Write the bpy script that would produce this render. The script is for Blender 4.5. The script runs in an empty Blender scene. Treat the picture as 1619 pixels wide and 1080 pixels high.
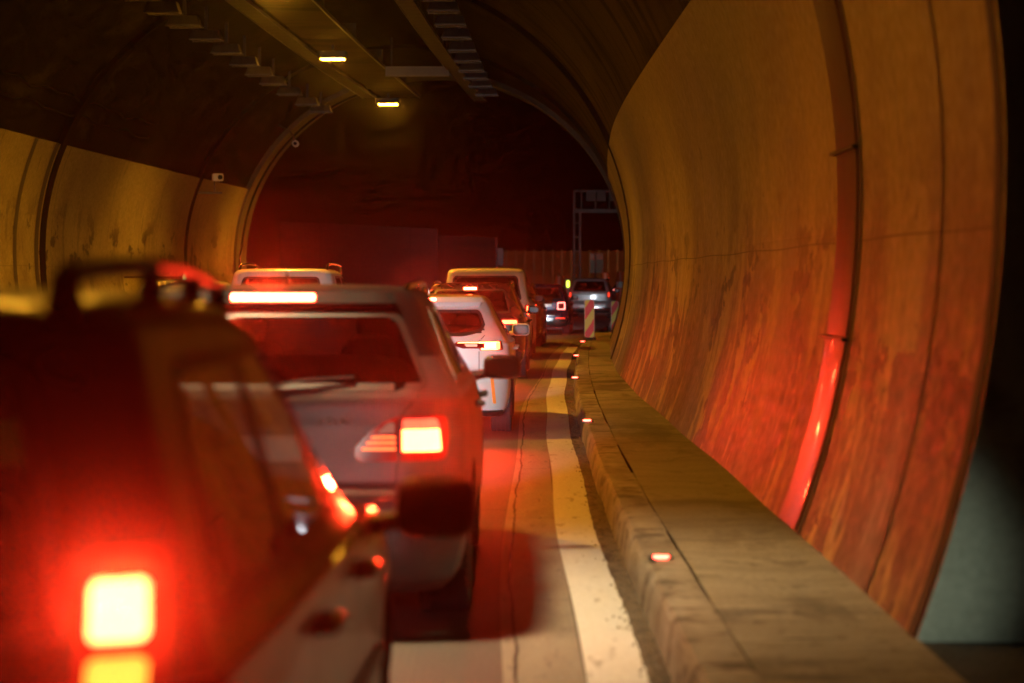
import bpy, bmesh, math, random
from mathutils import Vector, Matrix
random.seed(7)
S = bpy.context.scene
C = S.collection
F = 3823.0; H = 1.63; HX = 790.0; HY = 440.0     # photo pixels per unit slope, eye height, straight-ahead point

# ------------------------------------------------------------------ camera, world, exposure
cam_d = bpy.data.cameras.new('camera'); cam = bpy.data.objects.new('camera', cam_d); C.objects.link(cam)
cam.location = (0, 0, H)
cam.rotation_euler = (math.radians(90 - 1.5), 0, math.radians(-0.292))
cam_d.sensor_width = 36; cam_d.lens = 85; cam_d.clip_end = 2000; cam_d.clip_start = 0.05
cam_d.dof.use_dof = True; cam_d.dof.focus_distance = 30; cam_d.dof.aperture_fstop = 2.3
S.camera = cam
w = bpy.data.worlds.new('World'); S.world = w; w.use_nodes = True
wn = w.node_tree; bg = wn.nodes['Background']
sky = wn.nodes.new('ShaderNodeTexSky'); sky.sky_type = 'NISHITA'; sky.sun_disc = False
sky.sun_elevation = math.radians(-6); sky.sun_rotation = math.radians(180)
wn.links.new(sky.outputs[0], bg.inputs[0]); bg.inputs[1].default_value = 0.002
S.view_settings.view_transform = 'Standard'; S.view_settings.look = 'None'
S.view_settings.exposure = -0.3; S.view_settings.gamma = 1
S.render.engine = 'CYCLES'
S.cycles.max_bounces = 4; S.cycles.diffuse_bounces = 2; S.cycles.glossy_bounces = 3
S.cycles.transparent_max_bounces = 12; S.cycles.volume_bounces = 0
S.cycles.sample_clamp_indirect = 2.0
S.cycles.use_denoising = True; S.cycles.use_adaptive_sampling = True; S.cycles.adaptive_threshold = 0.03
S.cycles.caustics_reflective = False; S.cycles.caustics_refractive = False

SODIUM = (1.0, 0.42, 0.022)
BRAKE = (1.0, 0.030, 0.008)
COOL = (0.80, 0.90, 1.0)
L_BRAKE = 120.0
L_SODIUM = 260.0
E_SODIUM = 1500.0

# ------------------------------------------------------------------ materials
MATS = {}
def nt(name):
    m = bpy.data.materials.new(name); m.use_nodes = True
    t = m.node_tree; return m, t, t.nodes['Principled BSDF']
def pm(name, col, rough=0.5, metal=0.0, coat=0.0, spec=0.5, vary=0.12, scale=6.0, bump=0.0, emit=None, estr=0.0, tint=None):
    """plain material with a little procedural wear"""
    if name in MATS: return MATS[name]
    m, t, b = nt(name)
    tc = t.nodes.new('ShaderNodeTexCoord'); n = t.nodes.new('ShaderNodeTexNoise')
    n.inputs['Scale'].default_value = scale; n.inputs['Detail'].default_value = 6
    t.links.new(tc.outputs['Object'], n.inputs['Vector'])
    mx = t.nodes.new('ShaderNodeMix'); mx.data_type = 'RGBA'
    c2 = tint or tuple(c * (1 - vary * 2.2) for c in col)
    mx.inputs[6].default_value = (*c2, 1); mx.inputs[7].default_value = (*[min(1, c * (1 + vary)) for c in col], 1)
    t.links.new(n.outputs['Fac'], mx.inputs[0]); t.links.new(mx.outputs[2], b.inputs['Base Color'])
    mr = t.nodes.new('ShaderNodeMapRange'); mr.inputs[3].default_value = max(0.02, rough - 0.08); mr.inputs[4].default_value = min(1, rough + 0.1)
    t.links.new(n.outputs['Fac'], mr.inputs[0]); t.links.new(mr.outputs[0], b.inputs['Roughness'])
    b.inputs['Metallic'].default_value = metal; b.inputs['Coat Weight'].default_value = coat
    b.inputs['Coat Roughness'].default_value = 0.06
    b.inputs['Specular IOR Level'].default_value = spec
    if bump:
        bp = t.nodes.new('ShaderNodeBump'); bp.inputs['Strength'].default_value = bump
        bp.inputs['Distance'].default_value = 0.01
        t.links.new(n.outputs['Fac'], bp.inputs['Height']); t.links.new(bp.outputs[0], b.inputs['Normal'])
    if emit:
        b.inputs['Emission Color'].default_value = (*emit, 1); b.inputs['Emission Strength'].default_value = estr
    MATS[name] = m; return m
def em(name, col, s, base=(0.3, 0.02, 0.01)):
    return pm(name, base, 0.3, emit=col, estr=s, vary=0.02)
def paint(name, col, metal=0.0, rough=0.35):
    return pm(name, col, rough, metal, coat=0.8, vary=0.05, scale=3)
def glass_mat(name='tinted glass', tint=0.35):
    if name in MATS: return MATS[name]
    m = bpy.data.materials.new(name); m.use_nodes = True; t = m.node_tree
    for n in list(t.nodes): t.nodes.remove(n)
    o = t.nodes.new('ShaderNodeOutputMaterial'); mix = t.nodes.new('ShaderNodeMixShader')
    tr = t.nodes.new('ShaderNodeBsdfTransparent'); tr.inputs[0].default_value = (tint, tint * .95, tint * .92, 1)
    gl = t.nodes.new('ShaderNodeBsdfGlossy'); gl.inputs['Roughness'].default_value = 0.03
    fr = t.nodes.new('ShaderNodeFresnel'); fr.inputs[0].default_value = 1.5
    geo = t.nodes.new('ShaderNodeNewGeometry')
    inv = t.nodes.new('ShaderNodeMath'); inv.operation = 'SUBTRACT'; inv.inputs[0].default_value = 1.0
    t.links.new(geo.outputs['Backfacing'], inv.inputs[1])
    mul = t.nodes.new('ShaderNodeMath'); mul.operation = 'MULTIPLY'
    t.links.new(fr.outputs[0], mul.inputs[0]); t.links.new(inv.outputs[0], mul.inputs[1])
    t.links.new(mul.outputs[0], mix.inputs[0]); t.links.new(tr.outputs[0], mix.inputs[1]); t.links.new(gl.outputs[0], mix.inputs[2])
    t.links.new(mix.outputs[0], o.inputs['Surface']); MATS[name] = m; return m

def surf_mat(name, colA, colB, su, sv, rough=0.8, bump=0.3, fine=60, stains=None, joints=None, blotch=None, spec=0.3, detail=6):
    """UV based (metres) concrete / asphalt. su, sv: noise stretch per metre. joints=(axis, period, width, offset, dark)"""
    m, t, b = nt(name); N = t.nodes; Lk = t.links.new
    uv = N.new('ShaderNodeUVMap')
    def noise(vx, vy, det=detail, rgh=0.55, sc=1.0):
        mp = N.new('ShaderNodeMapping'); mp.inputs['Scale'].default_value = (vx, vy, 1)
        Lk(uv.outputs[0], mp.inputs[0]); n = N.new('ShaderNodeTexNoise'); n.inputs['Scale'].default_value = sc
        n.inputs['Detail'].default_value = det; n.inputs['Roughness'].default_value = rgh
        Lk(mp.outputs[0], n.inputs['Vector']); return n.outputs['Fac']
    def rng(x, a, c, lo=0.0, hi=1.0):
        r = N.new('ShaderNodeMapRange'); r.inputs[1].default_value = a; r.inputs[2].default_value = c
        r.inputs[3].default_value = lo; r.inputs[4].default_value = hi; Lk(x, r.inputs[0]); return r.outputs[0]
    def math_(op, a, c):
        q = N.new('ShaderNodeMath'); q.operation = op
        for i, x in enumerate((a, c)):
            if isinstance(x, (int, float)): q.inputs[i].default_value = x
            elif x is not None: Lk(x, q.inputs[i])
        return q.outputs[0]
    def mixc(f, A, Bc):
        x = N.new('ShaderNodeMix'); x.data_type = 'RGBA'
        if isinstance(f, float): x.inputs[0].default_value = f
        else: Lk(f, x.inputs[0])
        for i, v in ((6, A), (7, Bc)):
            if isinstance(v, tuple): x.inputs[i].default_value = (*v, 1)
            else: Lk(v, x.inputs[i])
        return x.outputs[2]
    sep = N.new('ShaderNodeSeparateXYZ'); Lk(uv.outputs[0], sep.inputs[0])
    big = noise(su, sv); fn = noise(fine, fine, 3)
    col = mixc(rng(big, 0.32, 0.68), colA, colB)
    col = mixc(rng(fn, 0.35, 0.8, 0.0, 0.35), col, tuple(c * 0.45 for c in colA))
    h = math_('ADD', math_('MULTIPLY', big, 0.6), math_('MULTIPLY', fn, 0.4))
    for st in (stains or []):
        # (vx, vy, lo, hi, colour, v_lo, v_hi, strength)
        vx, vy, lo, hi, cc, v0, v1, k = st
        msk = rng(noise(vx, vy, 5, 0.6), lo, hi)
        if v0 is not None:
            msk = math_('MULTIPLY', msk, rng(sep.outputs[1], v0, v1))
        col = mixc(math_('MULTIPLY', msk, k), col, cc)
    for jt in (joints or []):
        ax, per, wd, off, cc, k = jt
        x = sep.outputs[ax]
        wob = math_('MULTIPLY', math_('SUBTRACT', noise(1.3, 1.3, 3), 0.5), wd * 1.4)
        x = math_('ADD', x, wob)
        mo = math_('PINGPONG', math_('ADD', x, off), per / 2)
        f = rng(mo, 0.0, wd, 1.0, 0.0)
        col = mixc(math_('MULTIPLY', f, k), col, cc)
        h = math_('SUBTRACT', h, math_('MULTIPLY', f, 0.8))
    if blotch:     # slab to slab tone: per, off, amount
        per, off, am = blotch
        fl = N.new('ShaderNodeMath'); fl.operation = 'FLOOR'; Lk(math_('DIVIDE', math_('ADD', sep.outputs[0], off), per), fl.inputs[0])
        wn_ = N.new('ShaderNodeTexWhiteNoise'); wn_.noise_dimensions = '1D'; Lk(fl.outputs[0], wn_.inputs['W'])
        col = mixc(math_('MULTIPLY', wn_.outputs[0], am), col, tuple(c * 0.55 for c in colA))
    Lk(col, b.inputs['Base Color'])
    Lk(rng(fn, 0.3, 0.7, max(0.05, rough - 0.12), min(1, rough + 0.1)), b.inputs['Roughness'])
    b.inputs['Specular IOR Level'].default_value = spec
    bp = N.new('ShaderNodeBump'); bp.inputs['Strength'].default_value = bump; bp.inputs['Distance'].default_value = 0.012
    Lk(h, bp.inputs['Height']); Lk(bp.outputs[0], b.inputs['Normal'])
    MATS[name] = m; return m

# ------------------------------------------------------------------ mesh helpers
class MB:
    def __init__(s): s.v = []; s.f = []; s.uv = []; s.hasuv = False
    def add(s, vs, fs, uvs=None):
        o = len(s.v); s.v += [tuple(p) for p in vs]; s.f += [tuple(i + o for i in f) for f in fs]
        s.uv += (uvs if uvs else [(0, 0)] * len(vs)); s.hasuv = s.hasuv or bool(uvs)
    def grid(s, P, uv=None, flip=False):
        n, m = len(P), len(P[0]); vs = [p for r in P for p in r]
        fs = []
        for i in range(n - 1):
            for j in range(m - 1):
                q = (i * m + j, i * m + j + 1, (i + 1) * m + j + 1, (i + 1) * m + j)
                fs.append(q[::-1] if flip else q)
        s.add(vs, fs, [u for r in uv for u in r] if uv else None)
    def box(s, x0, x1, y0, y1, z0, z1):
        vs = [(x, y, z) for x in (x0, x1) for y in (y0, y1) for z in (z0, z1)]
        s.add(vs, [(0, 1, 3, 2), (4, 6, 7, 5), (0, 4, 5, 1), (2, 3, 7, 6), (0, 2, 6, 4), (1, 5, 7, 3)])
    def rbox(s, c, d, e=0.35, n=8, M=None):
        """rounded block (superellipsoid); d = full sizes, e small = boxier"""
        vs = []; fs = []
        def sp(v, k): return math.copysign(abs(v) ** k, v)
        R = 2 * n
        for i in range(n + 1):
            a = -math.pi / 2 + math.pi * i / n
            for j in range(R):
                b = 2 * math.pi * (j + .5) / R
                p = Vector((sp(math.cos(a), e) * sp(math.cos(b), e) * d[0] / 2, sp(math.cos(a), e) * sp(math.sin(b), e) * d[1] / 2, sp(math.sin(a), e) * d[2] / 2))
                if M: p = M @ p
                vs.append(p + Vector(c))
        for i in range(n):
            for j in range(R):
                fs.append((i * R + j, i * R + (j + 1) % R, (i + 1) * R + (j + 1) % R, (i + 1) * R + j))
        s.add(vs, fs)
    def tube(s, pts, r, n=8, cap=True, flat=1.0):
        pts = [Vector(p) for p in pts]; vs = []; fs = []
        for i, p in enumerate(pts):
            d = (pts[min(i + 1, len(pts) - 1)] - pts[max(i - 1, 0)]).normalized()
            a = d.cross(Vector((0, 0, 1)))
            a = a.normalized() if a.length > 1e-3 else Vector((1, 0, 0))
            b = a.cross(d).normalized()
            rr = r[i] if isinstance(r, (list, tuple)) else r
            for k in range(n):
                t = 2 * math.pi * k / n
                vs.append(p + a * math.cos(t) * rr + b * math.sin(t) * rr * flat)
        for i in range(len(pts) - 1):
            for k in range(n):
                fs.append((i * n + k, i * n + (k + 1) % n, (i + 1) * n + (k + 1) % n, (i + 1) * n + k))
        if cap: fs += [tuple(range(n))[::-1], tuple((len(pts) - 1) * n + k for k in range(n))]
        s.add(vs, fs)
    def lathe(s, prof, c, n=40, axis='x'):
        """prof: (offset along axis, radius)"""
        vs = []; fs = []; m = len(prof)
        for k in range(n):
            t = 2 * math.pi * k / n
            for (u, r) in prof:
                if axis == 'x': vs.append((c[0] + u, c[1] + r * math.cos(t), c[2] + r * math.sin(t)))
                elif axis == 'y': vs.append((c[0] + r * math.cos(t), c[1] + u, c[2] + r * math.sin(t)))
                else: vs.append((c[0] + r * math.cos(t), c[1] + r * math.sin(t), c[2] + u))
        for k in range(n):
            for j in range(m - 1):
                a = k * m + j; b = ((k + 1) % n) * m + j
                fs.append((a, a + 1, b + 1, b))
        s.add(vs, fs)
    def build(s, name, mat, parent=None, smooth=False, label=None, angle=35):
        me = bpy.data.meshes.new(name)
        if not s.hasuv:
            us = sorted({i for f in s.f for i in f})
            if len(us) < len(s.v): mp_ = {u: i for i, u in enumerate(us)}; s.v = [s.v[u] for u in us]; s.f = [tuple(mp_[i] for i in f) for f in s.f]
        me.from_pydata(s.v, [], s.f)
        if not s.hasuv and len(s.v) < 9000:
            bm = bmesh.new(); bm.from_mesh(me); bmesh.ops.remove_doubles(bm, verts=bm.verts, dist=1e-4); bm.to_mesh(me); bm.free()
        if s.hasuv:
            l = me.uv_layers.new(name='UVMap'); lv = [0] * len(me.loops); me.loops.foreach_get('vertex_index', lv)
            l.data.foreach_set('uv', [x for i in lv for x in s.uv[i]])
        me.materials.append(mat); me.validate()
        if smooth:
            me.polygons.foreach_set('use_smooth', [True] * len(me.polygons))
            try: me.set_sharp_from_angle(angle=math.radians(angle))
            except Exception: pass
        me.update()
        o = bpy.data.objects.new(name, me); C.objects.link(o)
        if parent: o.parent = parent
        if label: o['label'] = label
        return o
def tag(o, label, cat, group=None):
    o['label'] = label; o['category'] = cat
    if group: o['group'] = group
    return o
def struct(o): o['kind'] = 'structure'; return o
def empty(name, loc, rz=0.0, label=None, cat=None, group=None):
    o = bpy.data.objects.new(name, None); C.objects.link(o); o.location = loc; o.rotation_euler = (0, 0, rz)
    o.empty_display_size = 0.2
    if label: tag(o, label, cat, group)
    return o
def copy_tree(o, parent=None):
    c = o.copy(); C.objects.link(c); c.parent = parent
    for ch in list(o.children): copy_tree(ch, c)
    return c
def smooth01(x): x = max(0, min(1, x)); return x * x * (3 - 2 * x)

# ------------------------------------------------------------------ road geometry (lateral l, along y)
def cv(y): return 5.3e-4 * max(0.0, y - 8) ** 2
def slope(y): return 2 * 5.3e-4 * max(0.0, y - 8)
def sh(y): return -0.32 * smooth01((y - 14) / 26)
def Wp(l, y, z): return (l + cv(y), y, z)
def at(px, py, z):
    """photo pixel -> world x, y on the level z"""
    d = F * (z - H) / (HY - py); return ((px - HX) * d / F, d)
def atd(px, py, d): return ((px - HX) * d / F, d, H + (HY - py) * d / F)
def frange(a, b, st):
    n = max(1, int(math.ceil((b - a) / st))); return [a + (b - a) * i / n for i in range(n + 1)]
def strip(name, l0, l1, y0, y1, z, mat, st=1.0, nl=2, wob=0.0):
    mb = MB(); P = []; U = []
    for y in frange(y0, y1, st):
        a = l0(y) if callable(l0) else l0; b = l1(y) if callable(l1) else l1
        row = [a + (b - a) * k / nl for k in range(nl + 1)]
        P.append([Wp(l, y, z) for l in row]); U.append([(l, y) for l in row])
    mb.grid(P, U, flip=True)
    return mb.build(name, mat)

asphalt = surf_mat('asphalt', (0.085, 0.08, 0.073), (0.14, 0.13, 0.115), 0.9, 0.25, 0.62, 0.5, 55,
                   stains=[(0.6, 0.12, .5, .62, (0.05, 0.048, 0.045), None, None, 0.6)],
                   joints=[(1, 9.0, 0.02, 1.0, (0.03, 0.03, 0.03), 0.7)], spec=0.5)
lane_strip = surf_mat('worn light paving', (0.26, 0.235, 0.19), (0.36, 0.33, 0.27), 3.5, 0.5, 0.62, 0.5, 45,
                   stains=[(2.5, 0.5, .52, .66, (0.14, 0.12, 0.1), None, None, 0.6), (14, 2, .6, .66, (0.1, 0.09, 0.08), None, None, 0.6)],
                   joints=[(1, 4.2, 0.014, 0.4, (0.08, 0.07, 0.06), 0.7)], spec=0.5)
white_paint = surf_mat('worn white road paint', (0.80, 0.79, 0.75), (0.88, 0.87, 0.84), 3, 0.8, 0.55, 0.4, 30,
                   stains=[(7, 2.0, .60, .66, (0.36, 0.32, 0.26), None, None, 0.7), (26, 14.0, .64, .70, (0.2, 0.17, 0.13), None, None, 0.7)], spec=0.5)
gutter_m = surf_mat('gravelly gutter', (0.10, 0.075, 0.05), (0.22, 0.18, 0.13), 14, 6, 0.9, 1.0, 70,
                   stains=[(12, 4, .5, .6, (0.04, 0.03, 0.02), None, None, 0.8)])
kerb_m = surf_mat('kerb concrete', (0.22, 0.18, 0.13), (0.40, 0.35, 0.27), 1.2, 6, 0.85, 0.6, 40,
                   stains=[(4, 6, .52, .62, (0.10, 0.075, 0.05), None, None, 0.8)],
                   joints=[(0, 1.0, 0.012, 0.2, (0.05, 0.04, 0.03), 0.9)])
walk_m = surf_mat('sidewalk concrete', (0.30, 0.26, 0.19), (0.42, 0.37, 0.28), 2.0, 0.6, 0.75, 0.6, 35,
                   stains=[(4.0, 0.35, .48, .66, (0.15, 0.125, 0.08), None, None, 0.45), (17.0, 3.0, .55, .66, (0.14, 0.115, 0.08), None, None, 0.35), (0.4, 1.2, .55, .60, (0.12, 0.10, 0.07), None, None, 0.6), (9.0, 9.0, .60, .64, (0.10, 0.08, 0.05), None, None, 0.6), (2.5, 2.5, .60, .63, (0.10, 0.085, 0.06), None, None, 0.5),
                           (0.8, 0.5, .56, .62, (0.09, 0.08, 0.06), None, None, 0.7)],
                   joints=[(0, 7.9, 0.035, 2.6, (0.07, 0.06, 0.045), 0.9)], blotch=(7.9, 2.6, 0.55))

Y0, YE = -16.0, 66.0
# ground far and wide, the carriageway inside and outside the tunnel
mb = MB(); mb.add([(-400, -60, -0.03), (400, -60, -0.03), (400, 900, -0.03), (-400, 900, -0.03)], [(0, 1, 2, 3)], [(-400, -60), (400, -60), (400, 900), (-400, 900)])
struct(mb.build('ground', surf_mat('rough dark ground', (0.05, 0.045, 0.035), (0.09, 0.08, 0.06), 0.3, 0.3, 0.95)))
struct(strip('road', -8.25, 0.72, Y0, 190, 0.0, asphalt, 1.5, 6))
STRIP_W = lambda y: 0.02 + 0.03 * math.sin(y * 0.35) + 0.10 * smooth01((y - 24) / 20)
s1 = strip('road_paving_strip', STRIP_W, 0.345, Y0, 62, 0.004, lane_strip, 0.8, 3); struct(s1)
def line_l(y): return 0.345 + 0.012 * math.sin(y * 0.7) - 0.03 * smooth01((y - 22) / 12)
rl = random.Random(3)
mb = MB(); P = []; U = []
for y in frange(Y0, 57.0, 0.12):
    a = line_l(y); r = a + 0.25 + rl.uniform(-0.006, 0.004); 
    row = [a, a + .08, a + .16, r]; P.append([Wp(l, y, 0.008) for l in row]); U.append([(l, y) for l in row])
mb.grid(P, U, flip=True); struct(mb.build('edge_line_marking', white_paint))
struct(strip('gutter', 0.56, 0.74, Y0, 64, 0.004, gutter_m, 1.0, 3))
struct(strip('far_edge_line_marking', lambda y: 1.15 - 0.03 * (y - 70), lambda y: 1.40 - 0.03 * (y - 70), 70, 92, 0.006, white_paint, 1.0, 2))
# the wandering tar crack in the paving strip
mb = MB(); P = []
for y in frange(9, 45, 0.08):
    l = 0.055 + STRIP_W(y) * 0.8 + 0.007 * math.sin(y * 1.3) + 0.004 * math.sin(y * 4.3) + rl.uniform(-.004, .004)
    ww = 0.003 + 0.004 * abs(math.sin(y * 2.3)) + rl.uniform(0, .003); P.append([Wp(l - ww, y, 0.0075), Wp(l + ww, y, 0.0075)])
mb.grid(P, flip=True); struct(mb.build('road_crack_marking', pm('black tar', (0.03, 0.027, 0.022), 0.6)))
# grit and pebbles along the gutter
mb = MB(); rg = random.Random(11)
for i in range(1500):
    y = 9 + 26 * rg.random() ** 1.6; l = 0.69 - abs(rg.gauss(0, 0.05)); r = rg.uniform(0.003, 0.010) * (1.6 if rg.random() < .06 else 1)
    c = Vector(Wp(l, y, 0.008 + r * .4)); vs = []
    for k in range(5):
        t = k * 1.256 + rg.random(); vs.append(c + Vector((math.cos(t) * r, math.sin(t) * r * 1.3, -r * .4)))
    vs.append(c + Vector((0, 0, r * .7))); mb.add(vs, [(k, (k + 1) % 5, 5) for k in range(5)])
g = mb.build('gutter_gravel', pm('grit', (0.24, 0.19, 0.13), 0.9, vary=.3, scale=40)); g['kind'] = 'stuff'; tag(g, 'loose grit and dust lying along the foot of the kerb', 'gravel')

# ---- kerb (row of worn stones) and sidewalk
mb = MB(); prof = [(0.69, -0.02), (0.698, 0.05), (0.708, 0.12), (0.722, 0.176), (0.742, 0.197), (0.80, 0.201), (0.90, 0.2), (0.928, 0.198), (0.934, 0.190), (0.9345, 0.16)]
P = []; U = []
rk = random.Random(5); last = None; jit = 0; jz = 0
for y in frange(Y0, 64, 0.1):
    k = int((y + 0.2) // 1.0)
    if k != last: last = k; jit = rk.uniform(-.008, .008); jz = rk.uniform(-.006, .004)
    e = 0.006 if abs(((y + 0.2) % 1.0) - 0.0) < 0.06 else 0
    chip = 0.012 * max(0, rk.gauss(0, 1)) if rk.random() < .25 else 0
    row = []; uu = []; s_ = 0
    for i, (l, z) in enumerate(prof):
        cl = chip if i in (3, 4) else 0
        row.append(Wp(l + jit + (e if i < 5 else 0) + cl, y, z + (jz if i > 2 else 0) - cl * .8)); uu.append((y, s_)); s_ += 0.05
    P.append(row); U.append(uu)
mb.grid(P, U, flip=True); kb = mb.build('kerb', kerb_m, smooth=True, angle=28); struct(kb)
def wall_base(y): return 1.64 + sh(y)
mb = MB(); P = []; U = []
for y in frange(9.55, 64, 0.35):
    row = [0.935 + (wall_base(y) + .05 - 0.935) * k / 6 for k in range(7)]
    P.append([Wp(l, y, 0.198 + 0.006 * math.sin(l * 9 + y)) for l in row]); U.append([(y, l) for l in row])
mb.grid(P, U, flip=True); struct(mb.build('sidewalk', walk_m))
mb = MB(); P = []; U = []
for y in frange(Y0, 9.55, 0.5):
    e = 1.655
    row = [0.935 + (e - 0.935) * k / 3 for k in range(4)]
    P.append([Wp(l, y, 0.198) for l in row]); U.append([(y, l) for l in row])
mb.grid(P, U, flip=True); struct(mb.build('sidewalk_near', walk_m))
mb = MB(); mb.grid([[(x, y, 0.185) for x in (1.60, 2.5, 4.7)] for y in (Y0, 0, 9.56)], [[(x, y) for x in (1.60, 2.5, 4.7)] for y in (Y0, 0, 9.56)], flip=True)
struct(mb.build('bay_floor', surf_mat('dark damp bay floor', (0.03, 0.024, 0.016), (0.06, 0.05, 0.035), 3, 3, 0.6, .6, 40)))
# left sidewalk
struct(strip('left_sidewalk', -8.6, -7.6, Y0, 64, 0.16, walk_m, 2, 2)); 
mb = MB(); mb.grid([[Wp(-7.6, y, 0.16), Wp(-7.6, y, -0.02)] for y in frange(Y0, 64, 1)], [[(y, .2), (y, 0)] for y in frange(Y0, 64, 1)], flip=True); struct(mb.build('left_kerb', kerb_m))

# ------------------------------------------------------------------ tunnel
ZC = 2.1; RT = 5.0; RB = 5.4; ZP = 4.0
def section(y, ang, grow=0.0):
    """ang: 0 = right springing, pi = left; negative below"""
    xr = 2.0 + sh(y); xl = -8.8; a = (xr - xl) / 2 + grow; cx = (xr + xl) / 2
    s = math.sin(ang); return (cx + a * math.cos(ang), ZC + ((RT if s > 0 else RB) + grow) * s)
A_BASE = -math.asin((ZC - 0.15) / RB); A_PAN = math.asin((ZP - ZC) / RT)
STAIN = (0.10, 0.065, 0.04)
wall_m = surf_mat('painted tunnel wall', (0.40, 0.30, 0.095), (0.48, 0.365, 0.13), 0.45, 0.45, 0.55, 0.14, 12, detail=3,
    stains=[(0.5, 0.45, .47, .60, (0.15, 0.10, 0.05), 4.2, 0.8, .85), (1.3, 0.9, .50, .54, (0.12, 0.08, 0.04), 2.3, 1.2, .85), (2.4, 0.5, .56, .64, (0.15, 0.10, 0.055), 3.0, 1.6, .55), (0.9, 1.6, .56, .575, (0.035, 0.025, 0.015), 2.3, 1.5, .9), (2.5, 3.5, .70, .715, (0.02, 0.016, 0.012), None, None, .95),
            (2.4, 0.7, .50, .56, STAIN, 1.7, 0.7, 0.85),
            (0.5, 0.5, .44, .54, (0.065, 0.042, 0.022), 1.4, 0.3, 0.9),
            (5.0, 1.2, .62, .68, (0.50, 0.43, 0.28), 1.5, 0.0, 0.6),
            (6.0, 2.2, .72, .735, (0.03, 0.025, 0.02), None, None, 0.9),
            (0.5, 0.12, .5, .7, (0.30, 0.25, 0.17), None, None, 0.6)],
    joints=[(0, 1.25, 0.012, 0.35, (0.16, 0.12, 0.08), 0.75), (1, 6.0, 0.012, -1.9 + 3.0 + 3.0 - 1.9 + 1.9 + .1, (0.18, 0.14, 0.10), 0.0),
            (0, 5.0, 0.02, 1.2, (0.10, 0.08, 0.05), 0.8)], spec=0.5)
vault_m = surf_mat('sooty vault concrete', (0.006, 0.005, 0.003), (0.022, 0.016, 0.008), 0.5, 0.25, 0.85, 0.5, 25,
    stains=[(0.4, 0.5, .25, .45, (0.095, 0.070, 0.034), 5.0, 0.5, .9), (1.4, 0.3, .5, .62, (0.015, 0.012, 0.009), None, None, 0.8), (0.35, 0.9, .55, .65, (0.07, 0.055, 0.03), None, None, 0.5)],  # first entry paints lamp light into the colour, strongest at the right springing
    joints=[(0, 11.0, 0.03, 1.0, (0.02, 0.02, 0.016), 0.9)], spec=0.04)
tun = empty('tunnel', (0, 30, 0), 0, 'arched concrete road tunnel with pale painted lower walls and a sooty vault', 'tunnel')
def tbuild(mb, name, mat, smooth=True, label=None):
    o = mb.build(name, mat, smooth=smooth, label=label); o.parent = tun; o.matrix_parent_inverse = Matrix.Translation((0, -30, 0)); return o
def shell(y0, y1, a0, a1, grow=0.0, n=30, st=1.0, thick=0.0):
    mb = MB(); P = []; U = []
    for y in frange(y0, y1, st):
        row = []; uu = []; prev = None; v = 0
        for k in range(n + 1):
            x, z = section(y, a0 + (a1 - a0) * k / n, grow)
            if prev: v += math.hypot(x - prev[0], z - prev[1])
            prev = (x, z); row.append(Wp(x, y, z)); uu.append((y, v))
        P.append(row); U.append(uu)
    mb.grid(P, U); return mb
YN = 9.56
# lower painted panels, 6 cm proud of the vault; the right one starts where the bay ends
m1 = shell(YN, YE, A_BASE, A_PAN, 0.0, 26, 0.8)
P = []; U = []                                         # top ledge of the panel
for y in frange(YN, YE, 1): a = section(y, A_PAN); b = section(y, A_PAN, .16); P.append([Wp(a[0], y, a[1]), Wp(b[0], y, b[1])]); U.append([(y, 4.2), (y, 4.3)])
m1.grid(P, U)
tbuild(m1, 'wall_panel', wall_m, label='pale painted lower wall beside the sidewalk')
m2 = shell(Y0, YE, math.pi - A_BASE, math.pi - A_PAN, 0.0, 26, 0.8)
for f in range(len(m2.f)): m2.f[f] = m2.f[f][::-1]
P = []; U = []
for y in frange(Y0, YE, 1): a = section(y, math.pi - A_PAN); b = section(y, math.pi - A_PAN, .16); P.append([Wp(a[0], y, a[1]), Wp(b[0], y, b[1])]); U.append([(y, 4.2), (y, 4.3)])
m2.grid(P, U, flip=True)
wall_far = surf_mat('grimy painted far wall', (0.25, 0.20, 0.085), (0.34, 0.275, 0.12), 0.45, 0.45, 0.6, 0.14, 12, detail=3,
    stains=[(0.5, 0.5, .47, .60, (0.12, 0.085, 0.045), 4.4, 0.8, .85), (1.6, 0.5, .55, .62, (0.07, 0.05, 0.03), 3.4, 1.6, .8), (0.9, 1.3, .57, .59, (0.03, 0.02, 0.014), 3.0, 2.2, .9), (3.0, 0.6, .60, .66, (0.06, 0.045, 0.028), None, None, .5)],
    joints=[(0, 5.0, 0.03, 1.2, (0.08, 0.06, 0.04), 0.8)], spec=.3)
tbuild(m2, 'wall_panel', wall_far, label='pale painted lower wall on the far side')
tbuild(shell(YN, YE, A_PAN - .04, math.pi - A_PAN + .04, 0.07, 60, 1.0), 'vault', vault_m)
tbuild(shell(Y0, YN, A_PAN + .1, math.pi - A_PAN + .04, 0.07, 56, 1.0), 'vault', vault_m)
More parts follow.
